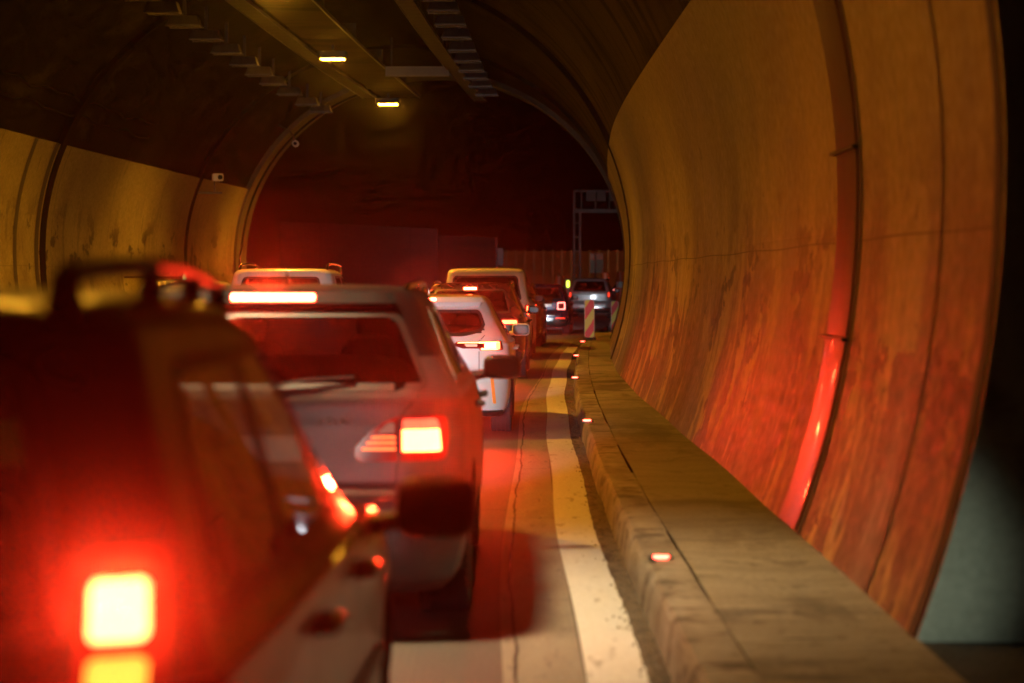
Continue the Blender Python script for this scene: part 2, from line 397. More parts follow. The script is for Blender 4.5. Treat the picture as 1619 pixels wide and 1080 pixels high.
# end wall of the lay-by bay facing the traffic, its outer wall and its flat roof
endw_m = surf_mat('pale grey green plaster', (0.34, 0.36, 0.29), (0.50, 0.53, 0.44), 2.2, 0.6, 0.75, 0.4, 25,
    stains=[(1.6, .5, .5, .62, (0.24, 0.25, 0.19), None, None, 0.7), (1.2, 1.2, .6, .66, (0.07, 0.065, 0.05), None, None, 0.6)])
mb = MB(); P = []; U = []
for k in range(31):
    a = A_BASE + (A_PAN + .15 - A_BASE) * k / 30; x, z = section(YN, a); row = [x + (4.7 - x) * j / 6 for j in range(7)]
    P.append([(q + cv(YN), YN, z) for q in row]); U.append([(q, z) for q in row])
mb.grid(P, U, flip=True); tbuild(mb, 'bay_end_wall', endw_m)
mb = MB(); P = [[(4.7, y, z) for z in (0.15, 2.5, 5)] for y in (Y0, YN)]; mb.grid(P, [[(y, z) for z in (.15, 2.5, 5)] for y in (Y0, YN)], flip=True)
x_, z_ = section(YN, A_PAN + .1, .07)
mb.grid([[(4.7, y, z_), (x_, y, z_)] for y in (Y0, YN)], [[(y, 0), (y, 3)] for y in (Y0, YN)], flip=True); tbuild(mb, 'bay_wall', vault_m, smooth=False)
# raised ribs at the block joint, end ring at the mouth
def rib(y0, y1, g_in, g_out, a0, a1, mat, name):
    mb = MB(); n = 80
    for (ya, ga, yb, gb, fl) in ((y0, g_out, y0, g_in, False), (y0, g_in, y1, g_in, False), (y1, g_in, y1, g_out, False)):
        P = []; U = []
        for k in range(n + 1):
            a = a0 + (a1 - a0) * k / n; p = section(ya, a, ga); q = section(yb, a, gb)
            P.append([Wp(p[0], ya, p[1]), Wp(q[0], yb, q[1])]); U.append([(ya + ga, a * 5), (yb + gb + .2, a * 5)])
        mb.grid(P, U)
    return tbuild(mb, name, mat)
ring_m = surf_mat('ring concrete', (0.09, 0.078, 0.055), (0.16, 0.14, 0.10), 1, 0.8, 0.8, .4, 25, stains=[(3, 1.0, .5, .6, (0.08, 0.06, 0.045), None, None, 0.8)])
rib(42.9, 43.3, -0.02, 0.1, A_BASE, math.pi - A_BASE, vault_m, 'joint_rib')
rib(64.6, 66.3, -0.06, 0.9, A_BASE, math.pi - A_BASE, ring_m, 'portal_ring')
rib(57.5, 57.8, -0.02, 0.1, A_BASE, math.pi - A_BASE, vault_m, 'joint_rib')
# grooves: two dark sealed joints on the far wall and sealed joints plus one painted shadow gap on the near one
def band(ya, yb, a0, a1, mat, g=-0.006, name='joint_seal', n=30):
    mb = MB(); P = []
    for k in range(n + 1):
        a = a0 + (a1 - a0) * k / n; p = section(ya, a, g); q = section(yb, a, g); P.append([Wp(p[0], ya, p[1]), Wp(q[0], yb, q[1])])
    mb.grid(P); return tbuild(mb, name, mat)
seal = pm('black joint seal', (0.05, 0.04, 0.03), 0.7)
band(40.9, 41.15, math.pi - A_PAN, math.pi - A_BASE, seal); band(42.5, 42.78, math.pi - A_PAN, math.pi - A_BASE, seal)
band(13.42, 13.52, A_BASE, A_PAN, seal)  # dark strip coloured in for the shadow gap beside the cable cover
band(42.7, 42.85, A_BASE, A_PAN, seal); band(48.2, 48.33, A_BASE, A_PAN, seal); band(51.5, 51.6, A_BASE, A_PAN, seal)
band(10.9, 10.94, A_BASE, A_PAN, seal); band(9.62, 9.75, A_BASE, A_PAN, seal)
# horizontal lift joint
for side in (0, 1):
    mb = MB(); P = []
    for y in frange(YN + .1 if not side else 20, YE - 2, 0.5):
        a = -math.asin((ZC - 1.84 - (0.006 * math.sin(y * 1.7))) / RB); row = []
        for da in (-.0007, .0007):
            aa = a + da if not side else math.pi - a - da; p = section(y, aa, -0.004); row.append(Wp(p[0], y, p[1]))
        P.append(row)
    mb.grid(P); tbuild(mb, 'lift_joint', pm('brown joint', (0.16, 0.12, 0.08), 0.8))

# glossy cable cover running up the wall
cov = pm('red brown enamel', (0.10, 0.028, 0.02), 0.36, coat=0.15, bump=.3, vary=.15, scale=5)
cc_root = empty('cable_cover', Wp(wall_base(13.9), 13.9, 0.2), 0, 'narrow glossy red brown cable cover following the curve of the wall', 'cable cover')
def cparent(o, root): o.parent = root; o.matrix_parent_inverse = Matrix.Translation(-Vector(root.location)); return o
for (za, zb) in ((0.21, 1.27), (1.30, 2.36), (2.375, 5.4)):
    mb = MB(); P = []
    for k in range(25):
        z = za + (zb - za) * k / 24; s = (z - ZC) / (RB if z < ZC else RT); a = math.asin(s); row = []
        for (y, g) in ((13.55, 0), (13.56, -.014), (13.60, -.02), (13.95, -.022), (14.34, -.02), (14.38, -.014), (14.39, 0)):
            p = section(y, a, g); row.append(Wp(p[0], y, p[1]))
        P.append(row)
    mb.grid(P); cparent(mb.build('cover_panel', cov, smooth=True), cc_root)
for z in (1.285, 2.367):
    mb = MB(); a = math.asin((z - ZC) / (RB if z < ZC else RT)); p = section(13.9, a, -.05); q = Wp(p[0], 13.9, p[1]); mb.box(q[0] + .005, q[0] + .04, 13.50, 14.44, z - .010, z + .010)
    cparent(mb.build('clamp', pm('dark steel', (0.05, 0.045, 0.04), 0.5, .6)), cc_root)

# ------------------------------------------------------------------ ceiling installations
steel = pm('galvanised steel', (0.16, 0.15, 0.135), 0.45, 0.7, vary=.2, scale=12)
darksteel = pm('sooty steel', (0.10, 0.09, 0.075), 0.6, 0.4, vary=.3, scale=8)
lens_off = pm('dull lamp glass', (0.45, 0.44, 0.40), 0.15, 0.0, coat=.5)
def tray(name, lab, l, z, y0, y1, wd, rungs=0.3):
    root = empty(name, Wp(l, (y0 + y1) / 2, z), 0, lab, 'cable tray'); 
    for k in (-1, 1):
        mb = MB(); P = []
        for y in frange(y0, y1, 1): a = l + k * wd / 2; P.append([Wp(a, y, z), Wp(a, y, z + .07), Wp(a + .012, y, z + .07), Wp(a + .012, y, z), Wp(a, y, z)])
        mb.grid(P); cparent(mb.build('side_rail', steel), root)
    mb = MB(); P = []
    for y in frange(y0, y1, rungs / 2): P.append([Wp(l - wd / 2, y, z + .012 + .008 * (int(y / .3) % 2)), Wp(l + wd / 2, y, z + .012 + .008 * (int(y / .3) % 2))])
    mb.grid(P); cparent(mb.build('tray_floor', darksteel), root)
    for k in range(4):
        mb = MB(); off = -wd / 3 + k * wd / 4.6; mb.tube([Wp(l + off + .01 * math.sin(y), y, z + .045) for y in frange(y0, y1, 2)], .018 + .004 * (k % 2), 6); cparent(mb.build('cable', pm('black cable', (0.015, 0.014, 0.013), 0.9, spec=.05)), root)
    for y in frange(y0 + 1, y1 - 1, 4.0): mb = MB(); c = Wp(l, y, z); mb.box(c[0] - .015, c[0] + .015, y - .015, y + .015, z + .07, 6.95); cparent(mb.build('hanger', darksteel), root)
tray('cable_tray', 'long ladder cable tray with black cables beside the lamps', -5.15, 6.40, 26, 64.4, 0.34)
tray('cable_tray', 'ladder cable tray next to the unlit lamps nearer the sidewalk', -2.2, 6.32, 26, 64.4, 0.30)
# service panel (flat dark duct) carrying the lit lamps
mb = MB(); P = []; U = []
for y in frange(20, 65.5, 1): P.append([Wp(l, y, z) for l, z in ((-4.95, 6.62), (-4.95, 6.52), (-3.95, 6.52), (-3.95, 6.62))]); U.append([(y, k) for k in (0, .1, 1.1, 1.2)])
mb.grid(P, U); o = mb.build('service_duct', vault_m); tag(o, 'flat soot dark duct along the crown of the vault above the lit lamps', 'duct')
rail_m = pm('pale edge profile', (0.18, 0.15, 0.10), 0.5)
mb = MB(); P = []
for y in frange(20, 65.5, 1): P.append([Wp(l, y, z) for l, z in ((-3.93, 6.50), (-3.93, 6.56), (-3.89, 6.56), (-3.89, 6.50), (-3.93, 6.50))])
mb.grid(P); o = mb.build('edge_rail', rail_m); o.parent = bpy.data.objects['service_duct']
for k in range(8): mb = MB(); y = 22 + k * 5.8; c = Wp(-4.4, y, 6.6); mb.box(c[0] - .4, c[0] + .4, y - .03, y + .03, 6.63, 6.99); o = mb.build('hanger', darksteel); o.parent = bpy.data.objects['service_duct']

def lamp_fixture(px, py, z, lab, ang=140, en=2.3, bl=.8, l=-4.4, col=SODIUM):
    x, y = at(px, py, z) if px is not None else (Wp(l, py, 0)[0], py)
    r = empty('ceiling_lamp', (x, y, z), -slope(y), lab, 'ceiling lamp', 'lit sodium lamps under the vault')
    mb = MB(); mb.rbox((0, 0, .10), (0.62, .46, .16), .25); mb.build('housing', darksteel, r, True)
    mb = MB(); mb.box(-.24, .24, -.15, .15, .005, .03); mb.build('lens', em('sodium lens', SODIUM, L_SODIUM, (.5, .4, .2)), r)
    mb = MB(); mb.box(-.03, .03, -.03, .03, .16, z and .36); mb.build('stem', darksteel, r)
    ld = bpy.data.lights.new('lamp_beam', 'SPOT'); ld.energy = E_SODIUM * en; ld.color = col; ld.spot_size = math.radians(ang); ld.spot_blend = bl; ld.shadow_soft_size = .14 if l == -4.4 else .45
    lo = bpy.data.objects.new('lamp_beam', ld); C.objects.link(lo); lo.parent = r; lo.location = (0, 0, -.03)
    return r
lamp_fixture(435, -1, 6.2, 'lit yellow ceiling lamp cut by the top edge of the picture')
lamp_fixture(527, 96, 6.2, 'lit yellow ceiling lamp halfway along the service duct')
lamp_fixture(614, 167, 6.2, 'lit yellow ceiling lamp closest to the tunnel mouth')
lamp_fixture(None, 28.0, 6.2, 'lit yellow ceiling lamp out of sight above the queue')
lamp_fixture(None, 17.5, 6.2, 'lit yellow ceiling lamp overhead, last before the bay', 142, 1.2)
lamp_fixture(None, 11.6, 6.2, 'added unseen narrow beam lamp over the near lane, brightening the road beside the bay', 84, 2.8, 1.0, -2.1, (1.0, .76, .42))  # extra lamp outside the row, added to brighten the near road

def unlit(root_lab, x, y, z, first=None, wide=.56, gap=False):
    if first is None:
        r = empty('unlit_luminaire', (x, y, z), -slope(y), root_lab, 'luminaire', 'unlit luminaires hung in rows')
        mb = MB(); w2 = wide / 2
        vs = [(-w2, -.2, .02), (w2, -.2, .02), (w2, .2, .02), (-w2, .2, .02), (-w2 + .05, -.13, .19), (w2 - .05, -.13, .19), (w2 - .05, .13, .19), (-w2 + .05, .13, .19)]
        mb.add(vs, [(0, 3, 2, 1), (4, 5, 6, 7), (0, 1, 5, 4), (1, 2, 6, 5), (2, 3, 7, 6), (3, 0, 4, 7)]); mb.build('housing', steel, r)
        
        for ya in (-.215, .19): mb = MB(); mb.box(-w2 - .01, w2 + .01, ya, ya + .025, 0.0, .03); mb.build('edge_strip', steel, r)
        mb = MB(); mb.box(-w2 + .02, w2 - .02, -.185, .185, 0.006, .022); mb.build('lens', lens_off, r)
        mb = MB(); mb.box(-.03, .03, -.02, .02, .19, .62); mb.build('bracket', darksteel, r)
    else:
        r = copy_tree(first); r.location = (x, y, z); r.rotation_euler = (0, 0, -slope(y)); r['label'] = root_lab
    return r
ordn = ['first', 'second', 'third', 'fourth', 'fifth', 'sixth', 'seventh', 'eighth', 'ninth', 'tenth', 'eleventh', 'twelfth']
f0 = None
ysR = [38.6, 40.4, 42.3, 44.6, 47, 49.6, 52, 54.4, 56.5, 58.9, 61.6]
for i, y in enumerate(ysR[::-1]):
    x = -1.60 - .25 * smooth01((y - 42) / 20); r = unlit('grey unlit luminaire in the row above the traffic cars, %s from the tunnel mouth' % ordn[i], x + cv(y), y, 6.28 - .02, f0)
    if f0 is None: f0 = r
ysL = [37.5, 39.5, 41.6, 44, 46.6, 49.2, 51.6, 54, 57, 60.4, 63.0]
for i, y in enumerate(ysL[::-1]):
    x = -6.0 - .25 * smooth01((y - 42) / 20); unlit('grey unlit luminaire in the row over the far lane, %s from the tunnel mouth' % ordn[i], x + cv(y), y, 5.93, f0)
# horizontal sign box under the vault
x0, yb = at(610, 122, 6.2); x1, _ = at(710, 122, 6.2)
r = empty('sign_box', ((x0 + x1) / 2, yb, 6.2), 0, 'long unlit grey sign box hung across the lane between both luminaire rows', 'sign box')
mb = MB(); mb.box(-(x1 - x0) / 2, (x1 - x0) / 2, -.1, .1, 0, .22); mb.build('housing', pm('sign box sheet', (0.30, 0.25, 0.18), 0.6, .2), r)
mb = MB(); mb.box(-(x1 - x0) / 2 + .03, (x1 - x0) / 2 - .03, -.105, -.1, .03, .19); mb.build('front_panel', pm('sign front', (0.22, 0.19, 0.14), 0.5), r)
mb = MB(); mb.box(-.6, -.56, -.02, .02, .22, .88); mb.box(.56, .6, -.02, .02, .22, .88); mb.build('bracket', darksteel, r)
# small camera on the mouth ring and box lamp on the far wall ledge
p = atd(468, 228, 62.0)
r = empty('surveillance_camera', p, 0, 'small round camera fixed to the curved vault near the tunnel mouth', 'camera')
mb = MB(); mb.lathe([(-.12, .0), (-.12, .055), (-.11, .085), (.10, .085), (.12, .07), (.12, 0)], (0, 0, 0), 16, 'y'); mb.build('housing', pm('pale plastic', (0.6, 0.58, 0.5), 0.4), r, True)
mb = MB(); mb.lathe([(-.125, .0), (-.125, .045)], (0, 0, 0), 16, 'y'); mb.build('lens', pm('black lens', (0.01, 0.01, 0.01), 0.05), r)
mb = MB(); mb.tube([(0, 0, .07), (-.12, .1, .30), (-.45, .1, .5)], .022, 6); mb.build('bracket', darksteel, r)
p = atd(345, 288, 55.0)
r = empty('floodlight', (p[0], p[1], p[2]), 0.2, 'small unlit box floodlight on the ledge above the far painted wall', 'floodlight')
mb = MB(); mb.rbox((0, 0, .10), (.26, .18, .18), .3); mb.build('housing', pm('pale plastic', (0.6, 0.58, 0.5), 0.4), r, True)
mb = MB(); mb.rbox((.05, -.09, .10), (.11, .04, .11), .8); mb.build('lens', pm('black lens', (0.01, 0.01, 0.01), 0.05), r, True)
mb = MB(); mb.box(-.09, -.06, -.02, .02, -.25, .04); mb.box(-.45, .1, -.02, .02, -.27, -.23); mb.build('bracket', darksteel, r)
# sagging cables pinned along the vault above the far wall
mb = MB(); 
for off, ph in ((0.16, 0), (0.10, 1.3)):
    pts = []
    for y in frange(24, 50, 0.5):
        a = math.pi - A_PAN - off - 0.014 * abs(math.sin(y * 0.8 + ph)) + .006 * math.sin(y * 3.1 + ph); q = section(y, a, 0.03); pts.append(Wp(q[0], y, q[1]))
    mb.tube(pts, 0.022, 6)
tag(mb.build('wall_cable', pm('black cable', (0.015, 0.014, 0.013), 0.9, spec=.05)), 'sagging black cables pinned along the vault above the far painted wall', 'cable')
mb = MB(); pts = []
for k in range(40):
    a = math.pi - A_BASE - .30 - (math.pi / 2) * k / 46; q = section(64.0, a, -.24 if k > 3 else -.2); pts.append(Wp(q[0], 64.4, q[1]))
mb.tube(pts, 0.03, 6); tag(mb.build('conduit', pm('black cable', (0.015, 0.014, 0.013), 0.9, spec=.05)), 'thin dark conduit curving up the ring of the tunnel mouth', 'conduit')
# green escape lamp on the far wall
p = atd(293, 438, 47.5)
r = empty('escape_lamp', p, 0, 'small glowing green escape lamp low on the far tunnel wall', 'lamp')
mb = MB(); mb.rbox((0, .03, 0), (.12, .06, .22), .3); mb.build('housing', darksteel, r, True)
mb = MB(); mb.rbox((0, 0, 0), (.07, .02, .15), .5); mb.build('lens', em('green lens', (0.02, 1.0, 0.25), 2.5, (0, .3, .1)), r, True)
mb = MB(); mb.box(-1.2, 0, .02, .06, -.02, .02); mb.build('bracket', darksteel, r)

# ---- kerb studs
stud0 = None
stud_pts = [(1045, 881), (928, 665), (909, 597), (911, 562), (921, 540)]
stud_lab = ['largest glowing red kerb stud beside the damp slab joint', 'second glowing red kerb stud along the kerb', 'third glowing red kerb stud along the kerb', 'fourth glowing red kerb stud along the kerb', 'small glowing red kerb stud at the foot of the striped panel']
for (px, py), lb in zip(stud_pts, stud_lab):
    x, y = at(px, py, 0.215)
    if stud0 is None:
        r = stud0 = empty('kerb_stud', (x, y, 0.2), 0, lb, 'kerb stud', 'red light studs set along the kerb')
        mb = MB(); mb.rbox((0, 0, .006), (.13, .12, .03), .4); mb.build('housing', pm('stud metal', (0.2, 0.18, 0.16), 0.4, .6), r, True)
        mb = MB(); mb.rbox((0, -.045, .016), (.085, .03, .022), .4); mb.build('lens', em('stud lens', (1.0, 0.06, 0.035), 26), r, True)
    else:
        r = copy_tree(stud0); r.location = (x, y, 0.2); r['label'] = lb
# added spot behind the viewer, no car there, brightens the bay end wall
ld = bpy.data.lights.new('bay_wall_fill', 'SPOT'); ld.energy = 4200; ld.color = (.90, 1.0, .78); ld.spot_size = math.radians(4.6); ld.spot_blend = 1.0; ld.shadow_soft_size = .08
lo = bpy.data.objects.new('bay_wall_fill', ld); C.objects.link(lo); lo.location = (2.4, -8, .8); lo.rotation_euler = (Vector((1.45, 9.5, .45)) - Vector(lo.location)).to_track_quat('-Z', 'Y').to_euler()

# ------------------------------------------------------------------ striped guide panels
def guide_panel(px, X, y, zb, lab, hgt=.87):
    r = empty('guide_panel', (X, y, zb), 0, lab, 'guide panel', 'striped guide panels at the road edge')
    mb = MB(); w2 = .105; n = 20
    def outl(z, r_=.05): 
        t = min(z, hgt - z); return w2 if t > r_ else w2 - r_ + math.sqrt(max(0, r_ * r_ - (r_ - t) ** 2))
    zs = [hgt * k / 40 for k in range(41)]
    red = MB(); yel = MB()
    fr = MB(); fr.grid([[(-outl(z) - .012, .012, .06 + z), (-outl(z) - .012, -.012, .06 + z), (outl(z) + .012, -.012, .06 + z), (outl(z) + .012, .012, .06 + z), (-outl(z) - .012, .012, .06 + z)] for z in zs]); fr.build('board', pm('white plastic', (0.75, 0.73, 0.68), 0.4), r)
    # diagonal stripes, as surface bands on the face
    per = .56
    for k in range(40):
        z0, z1 = zs[k], zs[k + 1]
        for j in range(14):
            xa = -1 + 2 * j / 14; xb = xa + 2 / 14
            zc = (z0 + z1) / 2; xc = (xa + xb) / 2 * w2
            t_ = ((zc - xc * 1.5) % per) / per
            tgt = red if t_ < .5 else yel
            def pt(u, z): 
                s_ = outl(z) * .97; return (u * s_, -.016, .06 + z)
            tgt.add([pt(xa, z0), pt(xb, z0), pt(xb, z1), pt(xa, z1)], [(0, 1, 2, 3)])
    red.build('red_stripes', pm('red reflective film', (0.85, 0.03, 0.02), 0.3, vary=.05), r)
    yel.build('yellow_stripes', pm('lime reflective film', (0.80, 0.85, 0.12), 0.3, vary=.05), r)
    mb = MB(); mb.rbox((0, 0, .03), (.30, .24, .07), .5); mb.build('foot', pm('recycled rubber', (0.05, 0.05, 0.05), 0.8), r, True)
    return r
yb_ = 55.8; guide_panel(932, (932 - HX) * yb_ / F, yb_, 0.20, 'striped red and yellow guide panel standing on the end of the sidewalk')
yb_ = 74.0; guide_panel(975, (972 - HX) * yb_ / F, yb_, 0.0, 'striped red and yellow guide panel half hidden by the tunnel wall')

# ------------------------------------------------------------------ outside the mouth
retw = surf_mat('dark retaining concrete', (0.06, 0.05, 0.045), (0.10, 0.085, 0.075), 0.4, 0.8, 0.9, .4, 10, joints=[(0, 4.0, 0.05, 0, (0.05, 0.04, 0.04), .8)])
def wall_box(name, lab, x0, x1, y, th, z1a, z1b, mat, cat='wall', n=10):
    mb = MB(); P = []; U = []
    for k in range(n + 1):
        x = x0 + (x1 - x0) * k / n; zt = z1a + (z1b - z1a) * k / n
        P.append([(x, y + th, 0), (x, y + th, zt), (x, y, zt), (x, y, 0)]); U.append([(x, -1), (x, zt + th), (x, zt), (x, 0)])
    mb.grid(P, U); mb.add([(x1, y, 0), (x1, y + th, 0), (x1, y + th, z1b), (x1, y, z1b)], [(0, 1, 2, 3)]); mb.add([(x0, y, 0), (x0, y, z1a), (x0, y + th, z1a), (x0, y + th, 0)], [(0, 1, 2, 3)])
    o = mb.build(name, mat); tag(o, lab, cat); return o
d = 108; a = (443 - HX) * d / F; b = (692 - HX) * d / F
wall_box('retaining_wall', 'tall dark concrete retaining wall beyond the tunnel mouth', a, b, d, .6, H + (HY - 350) * d / F, H + (HY - 362) * d / F, retw)
d2 = 122; a2 = (690 - HX) * d2 / F; b2 = (784 - HX) * d2 / F
wall_box('retaining_wall', 'lower dark wall between the tall retaining wall and the mast', a2, b2, d2, .6, H + (HY - 372) * d2 / F, H + (HY - 376) * d2 / F, retw)
x, _, z = atd(785, 375, 121); 
r = empty('mast', (x, 121, 0), 0, 'slim pale steel mast at the end of the lower retaining wall', 'mast')
mb = MB(); mb.tube([(0, 0, 0), (0, 0, 2), (0, 0, z)], [.07, .06, .05], 10); mb.build('pole', steel, r, True)
mb = MB(); mb.lathe([(0, 0), (0, .14), (.05, .14), (.08, .07), (.08, 0)], (0, 0, 0), 12, 'z'); mb.build('base', darksteel, r)
x, _, z = atd(791, 410, 120)
r = empty('small_sign', (x, 120, 0), 0, 'small grey sign board standing just beside the mast', 'sign')
mb = MB(); mb.box(-.14, .14, -.02, .02, z - .3, z + .55); mb.build('board', pm('grey sheet', (0.4, 0.36, 0.33), 0.4), r)
mb = MB(); mb.tube([(0, .05, 0), (0, .05, z + .4)], .03, 8); mb.build('post', steel, r)
# noise barrier: posts and horizontal boards
d = 190.0; xs = (786 - HX) * d / F; xe = (990 - HX) * d / F; zt = H + (HY - 397) * d / F
r = empty('noise_barrier', ((xs + xe) / 2, d, 0), 0, 'long timber noise barrier with thin upright steel posts behind the queue', 'barrier')
brown = surf_mat('weathered boards', (0.16, 0.10, 0.07), (0.26, 0.17, 0.12), 0.5, 3, 0.8, .6, 8)
mb = MB(); n = 15; hw = (xe - xs) / 2 + 8
P = []; U = []
for k in range(23):
    z0 = zt * k / 23; z1 = zt * (k + 1) / 23 - .02
    mb.box(-hw + 8, hw, .02 + .01 * (k % 2), .09, z0, z1)
mb.build('board_panel', pm('weathered board', (0.20, 0.115, 0.07), 0.8, vary=.35, scale=1.5), r)
k = 0; xx = -hw + 8
while xx < hw:
    mb = MB(); mb.box(xx - .05, xx + .05, -.06, .02, 0, zt + .12); mb.build('post', steel, r); xx += .727 * (1 + .0); k += 1
# gantry
d = 130.0
def gx(px): return (px - HX) * d / F
def gz(py): return H + (HY - py) * d / F
r = empty('sign_gantry', (gx(912), d, 0), 0, 'grey steel sign gantry with dark panels reaching over the road', 'gantry'); ox = gx(912)
gm = pm('gantry paint', (0.30, 0.24, 0.19), 0.6, .2, vary=.2, scale=2)
mb = MB(); mb.box(gx(906) - ox, gx(909) - ox, -.3, .3, 0, gz(301)); mb.box(gx(915) - ox, gx(918.5) - ox, -.3, .3, 0, gz(332)); 
for k in range(7): z = .8 + k * .75; mb.box(gx(909) - ox, gx(915) - ox, -.1, .1, z, z + .08)
mb.build('leg', gm, r)
mb = MB(); mb.box(gx(906) - ox, 22, -.35, .35, gz(337), gz(331)); mb.box(gx(906) - ox, 22, -.3, .3, gz(304), gz(301))
for k in range(22): xk = gx(918) - ox + k * .75; mb.box(xk, xk + .06, -.25, -.19, gz(331), gz(304))
mb.build('beam', gm, r)
for (pa, pb) in ((926, 941), (943, 957), (962, 980)):
    mb = MB(); mb.box(gx(pa) - ox, gx(pb) - ox, -.5, -.38, gz(319), gz(304)); mb.build('sign_panel', pm('back of sign panel', (0.24, 0.13, 0.08), 0.5, vary=.2), r)
mb = MB(); mb.tube([(22, 0, 0), (22, 0, gz(301))], .25, 8); mb.build('leg', gm, r)
# added lamp beyond the mouth, out of the frame, to brighten the barrier
r = empty('barrier_fill_lamp', (17.0, 150, 0), 0, 'tall added lamp, unseen behind the tunnel wall, brightening the noise barrier', 'fill lamp')
mb = MB(); mb.tube([(0, 0, 0), (0, 0, 4), (0, 0, 8.2), (0, .3, 8.5), (0, 1.2, 8.6)], [.09, .07, .05, .045, .04], 10); mb.build('pole', steel, r, True)
mb = MB(); mb.rbox((0, 1.4, 8.6), (.3, .7, .14), .5); mb.build('lamp_head', steel, r, True)
ld = bpy.data.lights.new('barrier_fill_light', 'SPOT'); ld.energy = 16000; ld.color = (1.0, .30, .08); ld.spot_size = math.radians(80); ld.spot_blend = 1; ld.shadow_soft_size = .1
lo = bpy.data.objects.new('barrier_fill_light', ld); C.objects.link(lo); lo.parent = r; lo.location = (0, 1.4, 8.45); lo.rotation_euler = Vector((-11, 40, -7)).to_track_quat('-Z', 'Y').to_euler()
# two-panel work sign
d = 124.0; r = empty('roadworks_board', (gx(950) * d / 130, d, 0), 0, 'pair of narrow upright boards with orange tops before the noise barrier', 'board')
def rz(py): return H + (HY - py) * d / F
for k, (pa, pb) in enumerate(((940.5, 948.5), (950, 961.5))):
    mb = MB(); mb.box((pa - 950.5) * d / F, (pb - 950.5) * d / F, -.03, .03, rz(432), rz(411)); mb.build('board', pm('beige board', (0.42, 0.33, 0.22), 0.5), r)
    mb = MB(); mb.box((pa - 950.5) * d / F, (pb - 950.5) * d / F, -.03, .03, rz(410.8), rz(401)); mb.build('top_board', pm('orange board', (0.85, 0.18, 0.03), 0.4), r)
mb = MB(); mb.tube([((949.2 - 950.5) * d / F, .06, 0), ((949.2 - 950.5) * d / F, .06, rz(398))], .04, 8); mb.build('post', steel, r)
for px, pyt, dd, lb in ((884, 436, 105, 'orange traffic cone body behind the dark car with square lamps'), (957, 431, 112, 'orange traffic cone body above the roof of the silver car'), (981, 430, 118, 'orange traffic cone body close to the tunnel wall edge')):
    x, _, zt_ = atd(px, pyt, dd)
    r = empty('barrier_drum', (x, dd, 0), 0, lb.replace('traffic cone body', 'barrier drum'), 'drum', 'orange drums at the road works')
    mb = MB(); mb.lathe([(0, .3), (.06, .3), (.08, .24), (zt_ * .5, .21), (zt_ * .98, .17), (zt_, .13), (zt_, 0)], (0, 0, 0), 18, 'z'); mb.build('body', pm('orange plastic', (0.75, 0.12, 0.03), 0.4), r, True)
    mb = MB(); mb.lathe([(zt_ * .6, .209), (zt_ * .75, .2)], (0, 0, 0), 18, 'z'); mb.build('reflective_band', pm('white plastic', (0.75, 0.73, 0.68), 0.4), r, True)
x, _, z = atd(898, 449, 84.0)  # lime glow added where the car edges only reflect a light
r = empty('warning_lamp', (x, 84, 0), 0, 'lime yellow glowing warning lamp on a post beside the silver car', 'warning lamp')
mb = MB(); mb.rbox((0, 0, z), (.12, .08, .24), .5); mb.build('lens', em('lime glint glow', (0.75, 1.0, 0.05), 3.0, (.3, .4, .05)), r, True)
mb = MB(); mb.tube([(0, .05, 0), (0, .05, z)], .025, 8); mb.box(-.07, .07, .03, .07, z - .15, z + .15); mb.build('post', darksteel, r)

# ------------------------------------------------------------------ cars
rubber = pm('tyre rubber', (0.035, 0.034, 0.033), 0.75, bump=.4, scale=60, vary=.2)
blackpl = pm('black trim', (0.022, 0.021, 0.02), 0.45, vary=.2)
rimm = pm('alloy', (0.35, 0.35, 0.36), 0.3, .9)
chrome = pm('chrome', (0.75, 0.75, 0.75), 0.12, 1.0, vary=.05)
seatm = pm('seat cloth', (0.02, 0.018, 0.017), 0.9)
mirg = pm('mirror face', (0.07, 0.07, 0.07), 0.38, 1.0, vary=.02)
redlens = pm('red lens', (0.12, 0.005, 0.004), 0.15, coat=.8, vary=.05, emit=BRAKE, estr=0.12)
clearlens = pm('clear lens', (0.55, 0.50, 0.46), 0.12, coat=.6)
orangestrip = em('tail element', (1.0, 0.16, 0.03), 3.0)
GL = glass_mat('tinted glass', .22)

def pchip(xs, k):
    n = len(xs); d = [xs[i + 1] - xs[i] for i in range(n - 1)]; m = [0.0] * n
    m[0] = d[0]; m[-1] = d[-1]
    for i in range(1, n - 1): m[i] = 0 if d[i - 1] * d[i] <= 0 else 2 * d[i - 1] * d[i] / (d[i - 1] + d[i])
    i = min(n - 2, int(k)); t = k - i
    return (2*t**3 - 3*t*t + 1) * xs[i] + (t**3 - 2*t*t + t) * m[i] + (-2*t**3 + 3*t*t) * xs[i + 1] + (t**3 - t*t) * m[i + 1]

